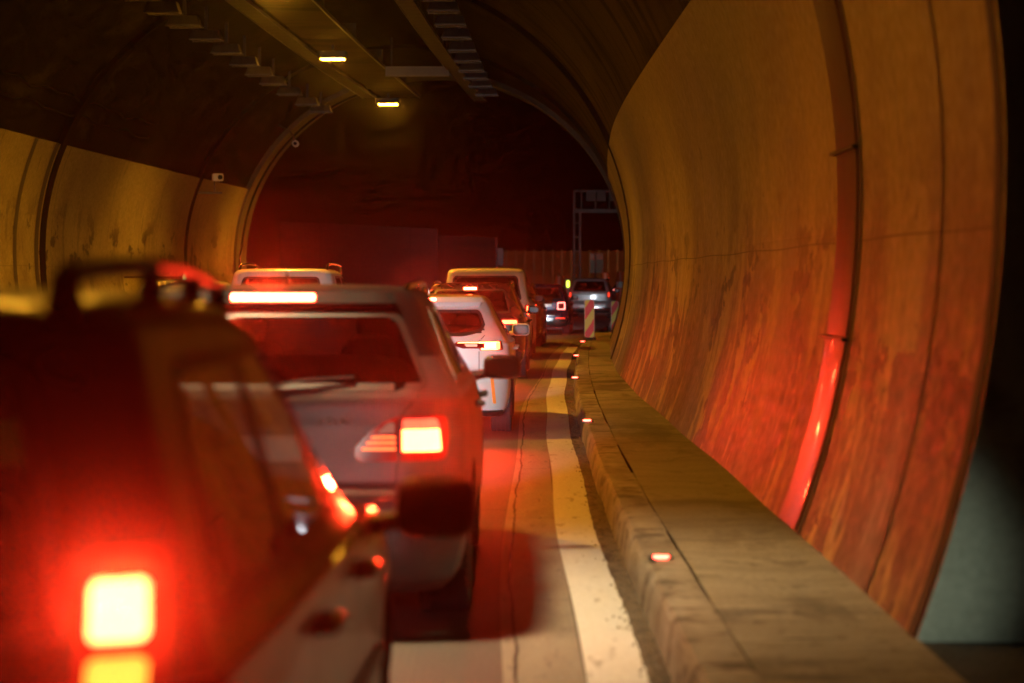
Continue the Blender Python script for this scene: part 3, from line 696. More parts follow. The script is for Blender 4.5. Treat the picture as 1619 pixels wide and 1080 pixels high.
class Body:
    """stack of rounded plan rings; rows: (z, y_rear, y_front, half width, rear radius, front radius)"""
    def __init__(s, rows, bowr=.07, bowf=.16, tr=.045, tf=.07):
        s.rows = rows; s.cols = list(zip(*rows)); s.n = len(rows) - 1
        s.bowr = bowr; s.bowf = bowf; s.tr = tr; s.tf = tf; s.cache = {}
    def par(s, t): return [pchip(c, t) for c in s.cols]
    def t_of_z(s, z):
        lo, hi = 0.0, float(s.n)
        for _ in range(30):
            m = (lo + hi) / 2
            if pchip(s.cols[0], m) < z: lo = m
            else: hi = m
        return (lo + hi) / 2
    def raw(s, p, q):
        z, yr, yf, w, rr, rf = p
        rr = min(rr, w * .98); rf = min(rf, w * .98)
        L1 = w - rr; A1 = rr * math.pi / 2; L2 = max(0.01, yf - yr - rr - rf); A2 = rf * math.pi / 2; L3 = w - rf
        if q <= L1: x, y = q, yr
        elif q <= L1 + A1: a = (q - L1) / max(rr, 1e-4); x, y = L1 + rr * math.sin(a), yr + rr * (1 - math.cos(a))
        elif q <= L1 + A1 + L2: x, y = w, yr + rr + (q - L1 - A1)
        elif q <= L1 + A1 + L2 + A2: a = (q - L1 - A1 - L2) / max(rf, 1e-4); x, y = w - rf * (1 - math.cos(a)), yf - rf + rf * math.sin(a)
        else: x, y = max(0, w - rf - (q - L1 - A1 - L2 - A2)), yf
        u = x / max(w, .01)
        y = y - s.bowr * (1 - u * u) * max(0, 1 - (y - yr) / .5) * min(1, w / .5) + s.bowf * (1 - u * u) * max(0, 1 - (yf - y) / .8) * min(1, w / .5)
        x = x * (1 - s.tr * max(0, 1 - (y - yr) / 1.3) ** 2 - s.tf * max(0, 1 - (yf - y) / 1.4) ** 2)
        return x, y, z
    def total(s, p):
        z, yr, yf, w, rr, rf = p; rr = min(rr, w * .98); rf = min(rf, w * .98)
        return (w - rr) + (w - rf) + (rr + rf) * math.pi / 2 + max(.01, yf - yr - rr - rf)
    def P(s, q, t, par=None):
        p = par or s.par(t); sg = 1
        if q < 0: q = -q; sg = -1
        T = s.total(p)
        if q > T: q = 2 * T - q; sg = -sg
        x, y, z = s.raw(p, q); return Vector((x * sg, y, z))
    def parz(s, z):
        k = round(z, 4)
        if k not in s.cache: s.cache[k] = s.par(s.t_of_z(z))
        return s.cache[k]
    def q_of_y(s, y, p):
        z, yr, yf, w, rr, rf = p; T = s.total(p); lo = 0.0; hi = T
        for _ in range(26):
            m = (lo + hi) / 2
            if s.raw(p, m)[1] < y: lo = m
            else: hi = m
        return (lo + hi) / 2
    def A(s, kind, a, z, off=0.0):
        """surface point in patch coordinates: r = arc from rear centre, f = arc from front centre, y / -y = position along right / left side"""
        p = s.parz(z)
        def raw(a_, p_):
            if kind == 'r': return s.P(a_, 0, p_)
            if kind == 'f': v = s.P(s.total(p_) - abs(a_), 0, p_); return v if a_ >= 0 else Vector((-v.x, v.y, v.z))
            v = s.P(s.q_of_y(a_, p_), 0, p_); return v if kind == 'y' else Vector((-v.x, v.y, v.z))
        v = raw(a, p)
        if off:
            e = .006; p2 = s.parz(z + e); da = raw(a + e, p) - raw(a - e, p); dz = raw(a, p2) - v
            n = da.cross(dz)
            if n.length < 1e-9: n = Vector((0, -1, 0))
            n.normalize(); c = Vector((0, (p[1] + p[2]) / 2, z))
            if (v - c).dot(n) < 0: n = -n
            v = v + n * off
        return v
    def surf_x(s, y, z): return s.P(s.q_of_y(y, s.parz(z)), 0, s.parz(z)).x

def outline(rows, r=0.05, n=5, m=8):
    """closed outline of a patch given as rows (z, a0, a1) with rounded corners"""
    L = []; R = []
    zs = [x[0] for x in rows]
    def val(z, j):
        for i in range(len(rows) - 1):
            if rows[i][0] <= z <= rows[i + 1][0] + 1e-9:
                k = (z - rows[i][0]) / max(1e-6, rows[i + 1][0] - rows[i][0]); return rows[i][j] + (rows[i + 1][j] - rows[i][j]) * k
        return rows[-1][j]
    z0, z1 = zs[0], zs[-1]; r = min(r, (z1 - z0) * .48)
    zz = [z0 + r * (1 - math.cos(math.pi / 2 * k / n)) for k in range(n + 1)] 
    q = max(2, int((z1 - z0 - 2 * r) / .03)); zz += [z0 + r + (z1 - z0 - 2 * r) * k / q for k in range(1, q)]
    zz += [z1 - r * (1 - math.cos(math.pi / 2 * k / n)) for k in range(n, -1, -1)]
    for z in zz:
        dd = min(z - z0, z1 - z); ins = 0 if dd >= r else r - math.sqrt(max(0, r * r - (r - dd) ** 2))
        a0, a1 = val(z, 1), val(z, 2); ins = min(ins, (a1 - a0) * .49)
        L.append((a0 + ins, z)); R.append((a1 - ins, z))
    return L, R
def inside(poly, a, z):
    c = False; n = len(poly); j = n - 1
    for i in range(n):
        if (poly[i][1] > z) != (poly[j][1] > z) and a < (poly[j][0] - poly[i][0]) * (z - poly[i][1]) / (poly[j][1] - poly[i][1] + 1e-12) + poly[i][0]: c = not c
        j = i
    return c
def patch(B, kind, rows, off=.004, thick=.01, r=.03, na=10, mb=None):
    mb = mb or MB(); L, R = outline(rows, r); G = []; 
    for (a0, z), (a1, _) in zip(L, R): G.append([B.A(kind, a0 + (a1 - a0) * k / na, z, off) for k in range(na + 1)])
    Bk = []
    for (a0, z), (a1, _) in zip(L, R): Bk.append([B.A(kind, a0 + (a1 - a0) * k / na, z, off - thick) for k in (0, na)])
    mb.grid(G)
    mb.grid([[g[0], b[0]] for g, b in zip(G, Bk)]); mb.grid([[g[-1], b[1]] for g, b in zip(G, Bk)])
    for i in (0, -1):
        a0, z = L[i]; a1 = R[i][0]
        mb.grid([G[i], [B.A(kind, a0 + (a1 - a0) * k / na, z, off - thick) for k in range(na + 1)]])
    return mb
def frame(B, kind, rows, wd, off=.005, r=.05, mb=None):
    mb = mb or MB(); L, R = outline(rows, r); nb = 10
    poly = L + [(L[-1][0] + (R[-1][0] - L[-1][0]) * k / nb, L[-1][1]) for k in range(1, nb)] + R[::-1] + [(R[0][0] + (L[0][0] - R[0][0]) * k / nb, L[0][1]) for k in range(1, nb)]
    n = len(poly); inner = []; cx = sum(p[0] for p in poly) / n; cz = sum(p[1] for p in poly) / n
    for i in range(n):
        j0 = i - 1
        while (poly[j0][0] - poly[i][0]) ** 2 + (poly[j0][1] - poly[i][1]) ** 2 < 1e-8: j0 -= 1
        j1 = (i + 1) % n
        while (poly[j1][0] - poly[i][0]) ** 2 + (poly[j1][1] - poly[i][1]) ** 2 < 1e-8: j1 = (j1 + 1) % n
        tx, tz = poly[j1][0] - poly[j0][0], poly[j1][1] - poly[j0][1]; l = math.hypot(tx, tz) + 1e-9
        nx, nz = tz / l, -tx / l                       # outline runs up the low side, so this points inward
        inner.append((poly[i][0] + nx * wd, poly[i][1] + nz * wd))
    G = [[B.A(kind, p[0], p[1], off), B.A(kind, (p[0] + q[0]) / 2, (p[1] + q[1]) / 2, off), B.A(kind, q[0], q[1], off)] for p, q in zip(poly + poly[:1], inner + inner[:1])]
    mb.grid(G); G2 = [[B.A(kind, p[0], p[1], off), B.A(kind, p[0], p[1], -.004)] for p in poly + poly[:1]]; mb.grid(G2)
    return mb
def seam(B, pts, wd=.006, off=.0012, mb=None, step=.04):
    """dark shut line following points (kind, a, z)"""
    mb = mb or MB(); k = pts[0][0]; Q = []
    for i in range(len(pts) - 1):
        (_, a0, z0), (_, a1, z1) = pts[i], pts[i + 1]; n = max(1, int(math.hypot(a1 - a0, z1 - z0) / step))
        Q += [(a0 + (a1 - a0) * j / n, z0 + (z1 - z0) * j / n) for j in range(n)]
    Q.append((pts[-1][1], pts[-1][2])); G = []
    for i in range(len(Q)):
        p, q = Q[max(0, i - 1)], Q[min(len(Q) - 1, i + 1)]; tx, tz = q[0] - p[0], q[1] - p[1]; l = math.hypot(tx, tz) + 1e-9
        nx, nz = -tz / l * wd / 2, tx / l * wd / 2
        G.append([B.A(k, Q[i][0] - nx, Q[i][1] - nz, off), B.A(k, Q[i][0] + nx, Q[i][1] + nz, off)])
    mb.grid(G); return mb

def base_rows(Wd, Ln, Ht, belt=.98, rake=.33, hood=.92, rr=.2, roofw=.68, tail=0.0, roofdrop=.05):
    """Wd half width"""
    w = Wd; yh = Ln * .735; rw = w * roofw / .9 if roofw else w * .75
    g = Ht - belt
    return [
        (.20, .14, Ln - .16, w - .10, .15, .20), (.26, .04, Ln - .05, w - .045, .18, .30), (.40, .0, Ln, w - .01, rr, .36), (.54, .0, Ln, w, rr, .40),
        (.64, .03 + tail, Ln - .05, w, rr, .42), (.70, .075 + tail, Ln - .09, w + .002, rr, .45), (.80, .08 + tail, Ln - .20, w + .003, rr, .48), (hood - .04, .08 + tail, Ln - .42, w, rr, .52),
        (hood + .02, .085 + tail, Ln * .80, w - .006, rr, .5), (belt - .02, .09 + tail, yh + .12, w - .02, rr * .95, .42), (belt + .02, .11 + tail, yh - .04, w - .045, rr * .9, .38),
        (belt + g * .35, .09 + tail + rake * .38, yh - .04 - g * .62, w - .045 - (w - .045 - rw) * .40, rr * .85, .33),
        (belt + g * .72, .09 + tail + rake * .78, yh - .04 - g * 1.35, w - .045 - (w - .045 - rw) * .80, rr * .8, .3),
        (belt + g * .88, .09 + tail + rake * 1.0, yh - .08 - g * 1.75, rw, rr * .8, .3),
        (belt + g * .955, .12 + tail + rake * 1.12, yh - .2 - g * 2.05, rw - .06, .2, .3),
        (belt + g * .985, .30 + tail + rake * 1.2, yh - .45 - g * 2.1, rw - .20, .2, .3), (Ht, .75 + tail + rake * 1.2, yh - .8 - g * 2.1, rw * .35, .2, .2), (Ht + .002, 1.0 + tail + rake, yh - 1.1 - g * 2.1, .03, .02, .02)]

def add_wheel(root, x, y, r, wd, right):
    sg = 1 if right else -1; mb = MB(); h = wd / 2
    prof = [(-h * .85, r * .66), (-h, r * .78), (-h * .98, r * .90), (-h * .86, r * .975)]
    for k in range(4):                                # ribs and grooves of the tread
        a = -h * .80 + k * h * .42; prof += [(a, r), (a + h * .33, r), (a + h * .335, r * .968), (a + h * .41, r * .968)]
    prof += [(h * .86, r * .975), (h * .98, r * .90), (h, r * .78), (h * .85, r * .66)]
    mb.lathe(prof, (0, 0, 0), 40, 'x')
    # shoulder blocks
    for k in range(48):
        t = 2 * math.pi * k / 48
        for s_ in (-1, 1):
            M = Matrix.Rotation(t, 3, 'X'); vs = [M @ Vector((s_ * h * a, (b - .5) * .026, r * c)) for a in (.55, .93) for b in (0, 1) for c in (.95, 1.004 if a < .9 else .985)]
            mb.add(vs, [(0, 1, 3, 2), (4, 6, 7, 5), (0, 4, 5, 1), (2, 3, 7, 6), (1, 5, 7, 3)])
    wh = mb.build('wheel', rubber, root, False); wh.location = (x, y, r)
    mb = MB(); mb.lathe([(sg * -h * .7, r * .66), (sg * h * .7, r * .66), (sg * h * .82, r * .69), (sg * h * .84, r * .66), (sg * h * .70, r * .62), (sg * -h * .6, r * .60)], (0, 0, 0), 36, 'x')
    for k in range(5):
        t = 2 * math.pi * k / 5; M = Matrix.Rotation(t, 3, 'X')
        vs = [M @ Vector((sg * h * a, b * c, d)) for (c, d, a2) in ((.055, 0, .5), (.035, r * .64, .66)) for a in (a2, a2 - .14) for b in (-1, 1)]
        mb.add(vs, [(0, 1, 3, 2), (4, 6, 7, 5), (0, 4, 5, 1), (2, 3, 7, 6), (0, 2, 6, 4), (1, 5, 7, 3)])
    mb.lathe([(sg * h * .3, 0.0), (sg * h * .56, .03), (sg * h * .52, .07), (sg * h * .2, .08)], (0, 0, 0), 20, 'x')
    mb.build('rim', rimm, wh, True)
    mb = MB(); mb.lathe([(-.02 * sg, 0), (-.02 * sg, r * .5), (.0, r * .5)], (0, 0, 0), 24, 'x'); mb.build('brake_disc', pm('brake disc', (0.2, 0.19, 0.18), .4, .8), wh)

def make_car(name, lab, cat, X, Y, yaw, rows, mats, o):
    """o: options"""
    B = Body(rows, o.get('bowr', .07), o.get('bowf', .18), o.get('tr', .045), o.get('tf', .07))
    root = empty(name, (X, Y, 0), yaw, lab, cat, o.get('group'))
    Ht = rows[-1][0]; Ln = max(r[2] for r in rows); Wd = max(r[3] for r in rows)
    wy = o.get('axles', (.90, Ln - .88)); wr = o.get('wr', .325); ww = o.get('ww', .215); arch = wr + .055
    wins = []
    for k, rws, r_ in o['windows']:
        wins.append((k, rws, r_))
        if k == 'y': wins.append(('-y', rws, r_))
    polys = []
    for k, rws, r_ in wins:
        zm = (rws[0][0] + rws[-1][0]) / 2; shrunk = []
        i = .012
        rr2 = [(rws[0][0] + i, rws[0][1] + i, rws[0][2] - i)] + [(z, a + i, b - i) for z, a, b in rws[1:-1]] + [(rws[-1][0] - i, rws[-1][1] + i, rws[-1][2] - i)]
        L, R = outline(rr2, r_); polys.append((k, L + R[::-1]))
    # --- shell
    ts = []
    for i in range(B.n):
        a, b = rows[i], rows[i + 1]; dd = max(abs(b[0] - a[0]) / .028, abs(b[1] - a[1]) / .05, abs(b[2] - a[2]) / .12, abs(b[3] - a[3]) / .05)
        n = max(2, min(16, int(math.ceil(dd)))); ts += [i + k / n for k in range(n)]
    ts.append(B.n); nu = [('L1', 14), ('A1', 8), ('L2', 84), ('A2', 8), ('L3', 12)]
    mb = MB(); V = []; meta = []
    for t in ts:
        p = B.par(t); z, yr, yf, w_, rr, rf = p; rr = min(rr, w_ * .98); rf = min(rf, w_ * .98)
        segs = [w_ - rr, rr * math.pi / 2, max(.01, yf - yr - rr - rf), rf * math.pi / 2, w_ - rf]; qs = []; acc = 0
        for (nm, n), Ls in zip(nu, segs): qs += [acc + Ls * k / n for k in range(n)]; acc += Ls
        qs.append(acc); T = acc
        V.append([B.P(q, t, p) for q in qs]); meta.append([(q, T - q) for q in qs])
    nr, nc = len(V), len(V[0]); idx = {}
    vs = []; side_i = []
    for sgn in (1, -1):
        for i in range(nr):
            for j in range(nc):
                v = V[i][j]; vs.append(Vector((v.x * sgn, v.y, v.z)))
    fs = []; drop_arch = set(); keep_v = set()
    def near_arch(v, R_): return any((v.y - yy) ** 2 + (v.z - wr) ** 2 < R_ * R_ for yy in wy)
    for si, sgn in enumerate((1, -1)):
        o_ = si * nr * nc
        for i in range(nr - 1):
            for j in range(nc - 1):
                a, b, c_, d_ = V[i][j], V[i][j + 1], V[i + 1][j + 1], V[i + 1][j]
                cx = (a.x + c_.x) / 2; cy = (a.y + b.y + c_.y + d_.y) / 4; cz = (a.z + c_.z) / 2
                q = (o_ + i * nc + j, o_ + i * nc + j + 1, o_ + (i + 1) * nc + j + 1, o_ + (i + 1) * nc + j)
                if cx > Wd - .22 and near_arch(Vector((cx, cy, cz)), arch): drop_arch.update(q); continue
                hit = False
                qa = (meta[i][j][0] + meta[i + 1][j + 1][0]) / 2; qf = (meta[i][j][1] + meta[i + 1][j + 1][1]) / 2
                for k, pl in polys:
                    aa = qa * sgn if k == 'r' else qf * sgn if k == 'f' else cy
                    if (k == 'y' and sgn < 0) or (k == '-y' and sgn > 0): continue
                    if k in ('y', '-y') and cx < Wd * .45: continue
                    if k == 'r' and cy > (rows[0][2] * .5): continue
                    if inside(pl, aa, cz): hit = True; break
                if hit: continue
                fs.append(q if sgn > 0 else q[::-1]); keep_v.update(q)
    for i in drop_arch & keep_v:                      # round the wheel openings
        v = vs[i]
        for yy in wy:
            dy, dz = v.y - yy, v.z - wr; l = math.hypot(dy, dz)
            if l < arch * 1.35 and l > 1e-4 and v.z > .2: v.y = yy + dy / l * arch; v.z = wr + dz / l * arch
    used = sorted(keep_v); mp = {u: i for i, u in enumerate(used)}
    allv = [vs[i] for i in used]; cut = o.get('roof_from'); rt = ts.index(B.n - cut) if cut else 10 ** 9
    lowf = [f for f in fs if ((f[0] % (nr * nc)) // nc if f[0] % (nr * nc) < nr * nc else 0) < rt]
    if cut:
        lowf = []; upf = []
        for f in fs: (upf if min((i % (nr * nc)) // nc for i in f) >= rt else lowf).append(f)
        mr = MB(); mr.add(allv, [tuple(mp[i] for i in f) for f in upf]); mr.build('roof', mats['roof'], root, True, angle=50)
    mb.add(allv, [tuple(mp[i] for i in f) for f in lowf])
    body = mb.build('body', mats['paint'], root, True, angle=50)
    # arch lips and liners
    for sgn in (1, -1):
        for yy in wy:
            P = []; mb = MB()
            for k in range(25):
                th = math.radians(-18 + 216 * k / 24); y = yy + math.cos(th) * (arch - .006); z = max(.215, wr + math.sin(th) * (arch - .006)); x = B.surf_x(y, z)
                P.append([(sgn * (x + .006), y, z), (sgn * (x - .02), y, z), (sgn * (x - .30), y, z)])
            mb.grid(P)
            mb.grid([[(sgn * (Wd - .32), yy + math.cos(math.radians(a)) * arch * r_, max(.2, wr + math.sin(math.radians(a)) * arch * r_)) for a in range(-20, 201, 20)] for r_ in (0, 1)])
            mb.build('wheel_arch', blackpl, root)
    # underbody and cabin floor
    mb = MB(); mb.box(-Wd + .16, Wd - .16, wy[0] + arch, wy[1] - arch, .19, .30); mb.box(-Wd + .36, Wd - .36, .16, Ln - .3, .24, .50); mb.build('underbody', blackpl, root)
    belt = o.get('belt', .98)
    zt = belt - .22
    mb = MB(); mb.box(-Wd + .12, Wd - .12, .30 + o.get('tail', 0), Ln * .73, zt - .02, zt); mb.build('cabin_floor', seatm, root)
    for sx in (-.37, .37):
        mb = MB(); mb.rbox((sx, Ln * .52, belt - .10), (.46, .16, .62), .45); st = mb.build('front_seat', seatm, root, True)
        mb = MB(); mb.rbox((sx, Ln * .52 - .02, belt + .28), (.25, .10, .21), .6); mb.build('headrest', seatm, st, True)
    mb = MB(); mb.rbox((0, Ln * .30, belt - .12), (1.25, .18, .55), .35); st = mb.build('rear_seat', seatm, root, True)
    for sx in (-.4, .4): mb = MB(); mb.rbox((sx, Ln * .30 - .01, belt + .17), (.26, .09, .17), .6); mb.build('headrest', seatm, st, True)
    mb = MB(); mb.rbox((0, Ln * .69, belt - .10), (1.35, .5, .22), .4); mb.build('dashboard', seatm, root, True)
    # --- windows
    nm = {'r': 'rear_window', 'f': 'windscreen', 'y': 'side_window', '-y': 'side_window'}
    fr = MB()
    for k, rws, r_ in wins:
        patch(B, k, rws, .001, .004, r_, 12).build(nm[k], o.get('glass_r', o.get('glass', GL)) if k == 'r' else o.get('glass', GL), root, True)
        frame(B, k, rws, o.get('fw', .035), .0035, r_, fr)
    fr.build('window_seals', blackpl, root, True)
    # --- lamps (outline rows in arc coordinates from the rear centre; mirrored)
    for sgn in (1, -1):
        lamp = None
        for spec in o['lamps']:
            rws = spec['rows']; rr_ = [(z, min(sgn * a, sgn * b), max(sgn * a, sgn * b)) for z, a, b in rws]
            ob = patch(B, 'r', rr_, spec.get('off', .008), spec.get('thick', .02), spec.get('r', .02), 10).build(spec.get('name', 'tail_lamp'), spec['mat'], lamp or root, True)
            if lamp is None: lamp = ob
    if o.get('third'):
        z0, z1, hw, mt = o['third']; patch(B, 'r', [(z0, -hw, hw), (z1, -hw, hw)], o.get('third_off', .02), .03, .008, 20).build('high_brake_lamp', mt, root)
    # --- trim patches
    for spec in o.get('trim', []):
        for sgn in ((1, -1) if spec.get('both') else (1,)):
            rws = spec['rows']; k = spec.get('k', 'r')
            if k == 'y' and sgn < 0: k = '-y'; rr_ = rws
            elif sgn < 0: rr_ = [(z, min(-a, -b), max(-a, -b)) for z, a, b in rws]
            else: rr_ = rws
            patch(B, k, rr_, spec.get('off', .004), spec.get('thick', .012), spec.get('r', .02), spec.get('na', 14)).build(spec['name'], spec['mat'], root, True)
    sm = MB()
    for pts in o.get('seams', []):
        seam(B, pts, .007, .0015, sm)
        if pts[0][0] == 'y': seam(B, [('-y', a, z) for _, a, z in pts], .007, .0015, sm)
        elif pts[0][1] * pts[-1][1] > 0 : seam(B, [(k, -a, z) for k, a, z in pts], .007, .0015, sm)
    if sm.v: sm.build('shut_lines', pm('shut line', (0.006, 0.006, 0.006), .9), root)
    # --- wheels
    for yy in wy:
        for sgn in (1, -1): add_wheel(root, sgn * (B.surf_x(yy, wr + arch + .03) - ww / 2 - .012), yy, wr, ww, sgn > 0)
    # --- door mirrors
    my = o.get('mirror_y', Ln * .665); mz = o.get('mirror_z', belt + .06); ms = o.get('mirror_s', (.21, .11, .145))
    for sgn in (1, -1):
        x = B.surf_x(my, mz - .03); mb = MB(); mb.rbox((sgn * (x + .07 + ms[0] / 2), my, mz), ms, .5, 8)
        mb.tube([(sgn * (x - .03), my + .03, mz - .06), (sgn * (x + .05), my + .02, mz - .045), (sgn * (x + .12), my + .01, mz - .03)], [.032, .026, .03], 8)
        mr = mb.build('door_mirror', mats.get('mirror', blackpl), root, True)
        mb = MB(); mb.rbox((sgn * (x + .07 + ms[0] / 2), my - ms[1] / 2 + .004, mz), (ms[0] * .86, .012, ms[2] * .80), .5, 8); mb.build('mirror_glass', mirg, mr, True)
    # --- door handles
    for yy in o.get('handles', (Ln * .33, Ln * .55)):
        for k in ('y', '-y'):
            z = belt - .11; a = B.A(k, yy - .09, z, .035); b = B.A(k, yy + .09, z, .035); a0 = B.A(k, yy - .10, z, -.01); b0 = B.A(k, yy + .10, z, -.01)
            mb = MB(); mb.tube([a0, a, (a + b) / 2 + (a - a0) * .1, b, b0], .014, 8, flat=1.0); mb.build('door_handle', mats.get('handle', mats['paint']), root, True)
    # --- roof rails
    if o.get('rails'):
        rl_ = o['rails']; zt_ = rl_['z']; lift = rl_.get('lift', .045); xr = rl_['x']; ya, yb = rl_['y']; feet = rl_.get('feet', (0, .5, 1))
        for sgn in (1, -1):
            pts = []
            for k in range(51):
                u = k / 50; e = min(u, 1 - u) / rl_.get('e', .07); hh = lift * smooth01(e) ; pts.append((sgn * (xr(u) if callable(xr) else xr), ya + (yb - ya) * u, zt_(u) + hh))
            mb = MB(); mb.tube(pts, rl_.get('r', .017), 8)
            for f_ in feet:
                k = int(round(f_ * 50)); p = pts[min(49, max(1, k))]; mb.tube([(p[0], p[1] - .0, zt_(f_) - .03), p], [.028, .02], 8)
            mb.build('roof_rail', mats.get('rail', blackpl), root, True)
    if o.get('fin'):
        fy, fz = o['fin']; mb = MB(); n = 8; P = []
        for k in range(n + 1):
            u = k / n; y = fy + .16 * u; hgt = .065 * (1 - u) ** 1.4 + .004; wd = .02 * math.sin(math.pi * min(1, .15 + u * .85)) + .004
            P.append([(-wd, y, fz), (-wd * .5, y, fz + hgt * .6), (0, y - .0, fz + hgt), (wd * .5, y, fz + hgt * .6), (wd, y, fz)])
        mb.grid(P); mb.add([P[0][0], P[0][1], P[0][2], P[0][3], P[0][4]], [(0, 1, 2, 3, 4)]); mb.build('roof_antenna', mats.get('fin', mats['paint']), root, True)
    # --- front lamps (visible from other positions) and their beams
    hz = rows[7][0] - .06
    for sgn in (1, -1):
        a0, a1 = sorted((sgn * (Wd - .55), sgn * (Wd - .10)))
        hl = patch(B, 'f', [(hz - .10, a0 + .03, a1), (hz + .02, a0, a1)], .006, .02, .02, 8).build('headlight', clearlens, root, True)
        c0 = B.A('f', sgn * (Wd - .32), hz - .04, .004)
        mb = MB(); mb.rbox(tuple(c0 + Vector((0, .015, 0))), (.10, .02, .07), .8); mb.build('headlight_bulb', em('headlight glow', COOL, 12.0, (.6, .6, .6)), hl, True)
    if o.get('beam'):
        for sgn in (1, -1):
            c0 = Vector((sgn * (Wd - .30), Ln + .10, hz - .04)); ld = bpy.data.lights.new('headlight_beam', 'SPOT'); ld.energy = o['beam']; ld.color = o.get('beam_colour', COOL)
            ld.spot_size = math.radians(34); ld.spot_blend = 1.0; ld.shadow_soft_size = .11
            lo = bpy.data.objects.new('headlight_beam', ld); C.objects.link(lo); lo.parent = root
            lo.location = c0; lo.rotation_euler = (math.radians(90 - o.get('dip', 3.0)), 0, math.radians(2.5))
    if o.get('brake'):
        zb, ab, en, e3 = o['brake'][:4]; aim = o['brake'][4] if len(o['brake']) > 4 else 0; bs = o['brake'][5] if len(o['brake']) > 5 else 64
        for sgn, hh, e_, sz in ((1, zb, en, bs), (-1, zb, en * .6, bs), (0, (o['third'][0] + o['third'][1]) / 2 if o.get('third') else 0, e3, bs * .8)):
            if not e_ or not hh: continue
            c0 = B.A('r', sgn * ab, hh, .05 if sgn else .10); ld = bpy.data.lights.new('brake_beam', 'SPOT'); ld.energy = e_; ld.color = BRAKE
            ld.spot_size = math.radians(sz); ld.spot_blend = 1.0; ld.shadow_soft_size = .04
            lo = bpy.data.objects.new('brake_beam', ld); C.objects.link(lo); lo.parent = root; lo.location = c0; lo.rotation_euler = (math.radians(90), 0, math.pi - aim)
    # --- number plate
    if o.get('plate'):
        z, a, mt, band_ = o['plate']; c = B.A('r', a, z, .012); n = B.A('r', a, z, .1) - c; pitch = math.atan2(n.z, -n.y)
        pe = bpy.data.objects.new('number_plate', None)
        mb = MB(); M = Matrix.Rotation(-pitch, 3, 'X')
        def pl(x0, x1, z0, z1, y): return [c + M @ Vector((u, y, v)) for u, v in ((x0, z0), (x1, z0), (x1, z1), (x0, z1))]
        mb.add(pl(-.26, .26, -.06, .06, -.006) + pl(-.26, .26, -.06, .06, .006), [(0, 1, 2, 3), (7, 6, 5, 4), (0, 4, 5, 1), (1, 5, 6, 2), (2, 6, 7, 3), (3, 7, 4, 0)])
        po = mb.build('number_plate', mt, root)
        if band_:
            mb = MB(); mb.add(pl(-.255, -.21, -.055, .055, -.0075), [(0, 1, 2, 3)]); mb.build('country_band', pm('blue band', (0.03, 0.05, 0.55), .4), po)
            mb = MB()
            for (u0, v0, u1, v1) in ((-.246, -.042, -.2335, -.012), (-.219, -.042, -.2315, -.012), (-.242, -.030, -.223, -.030)):
                dx, dz = u1 - u0, v1 - v0; l = math.hypot(dx, dz); nx, nz = -dz / l * .0028, dx / l * .0028
                mb.add([c + M @ Vector((u, -.0085, v)) for u, v in ((u0 - nx, v0 - nz), (u1 - nx, v1 - nz), (u1 + nx, v1 + nz), (u0 + nx, v0 + nz))], [(0, 1, 2, 3)])
            mb.build('country_letter', pm('white letter', (.8, .8, .8), .4), po)
            mb = MB()
            for zz in (.050, -.056): mb.add(pl(-.208, .255, zz, zz + .004, -.0075), [(0, 1, 2, 3)])
            mb.build('border_lines', pm('red line', (.6, .02, .03), .4), po)
    return root, B

brake_hot = em('brake light', BRAKE, L_BRAKE)
third_hot = em('high brake light', (1.0, .05, .02), 120.0)
brake_mid = em('brake light soft', (1.0, .06, .02), 22.0)
tail_soft = em('tail light soft', (1.0, .05, .02), 3.0)
amber = em('tail light amber', (1.0, .28, .03), 4.0)
led = em('tail led', (1.0, .30, .12), 9.0)
plate_m = pm('plate white', (0.75, 0.75, 0.72), 0.35, vary=.06, scale=20)

def win_side(belt, top, ys, lean):
    """side windows between consecutive y posts; lean = forward lean of the posts per metre of height"""
    r = []
    for (a, b, la, lb) in ys: r.append(('y', [(belt + .035, a, b), ((belt + top) / 2, a + la * .5, b + lb * .5), (top, a + la, b + lb)], .04))
    return r

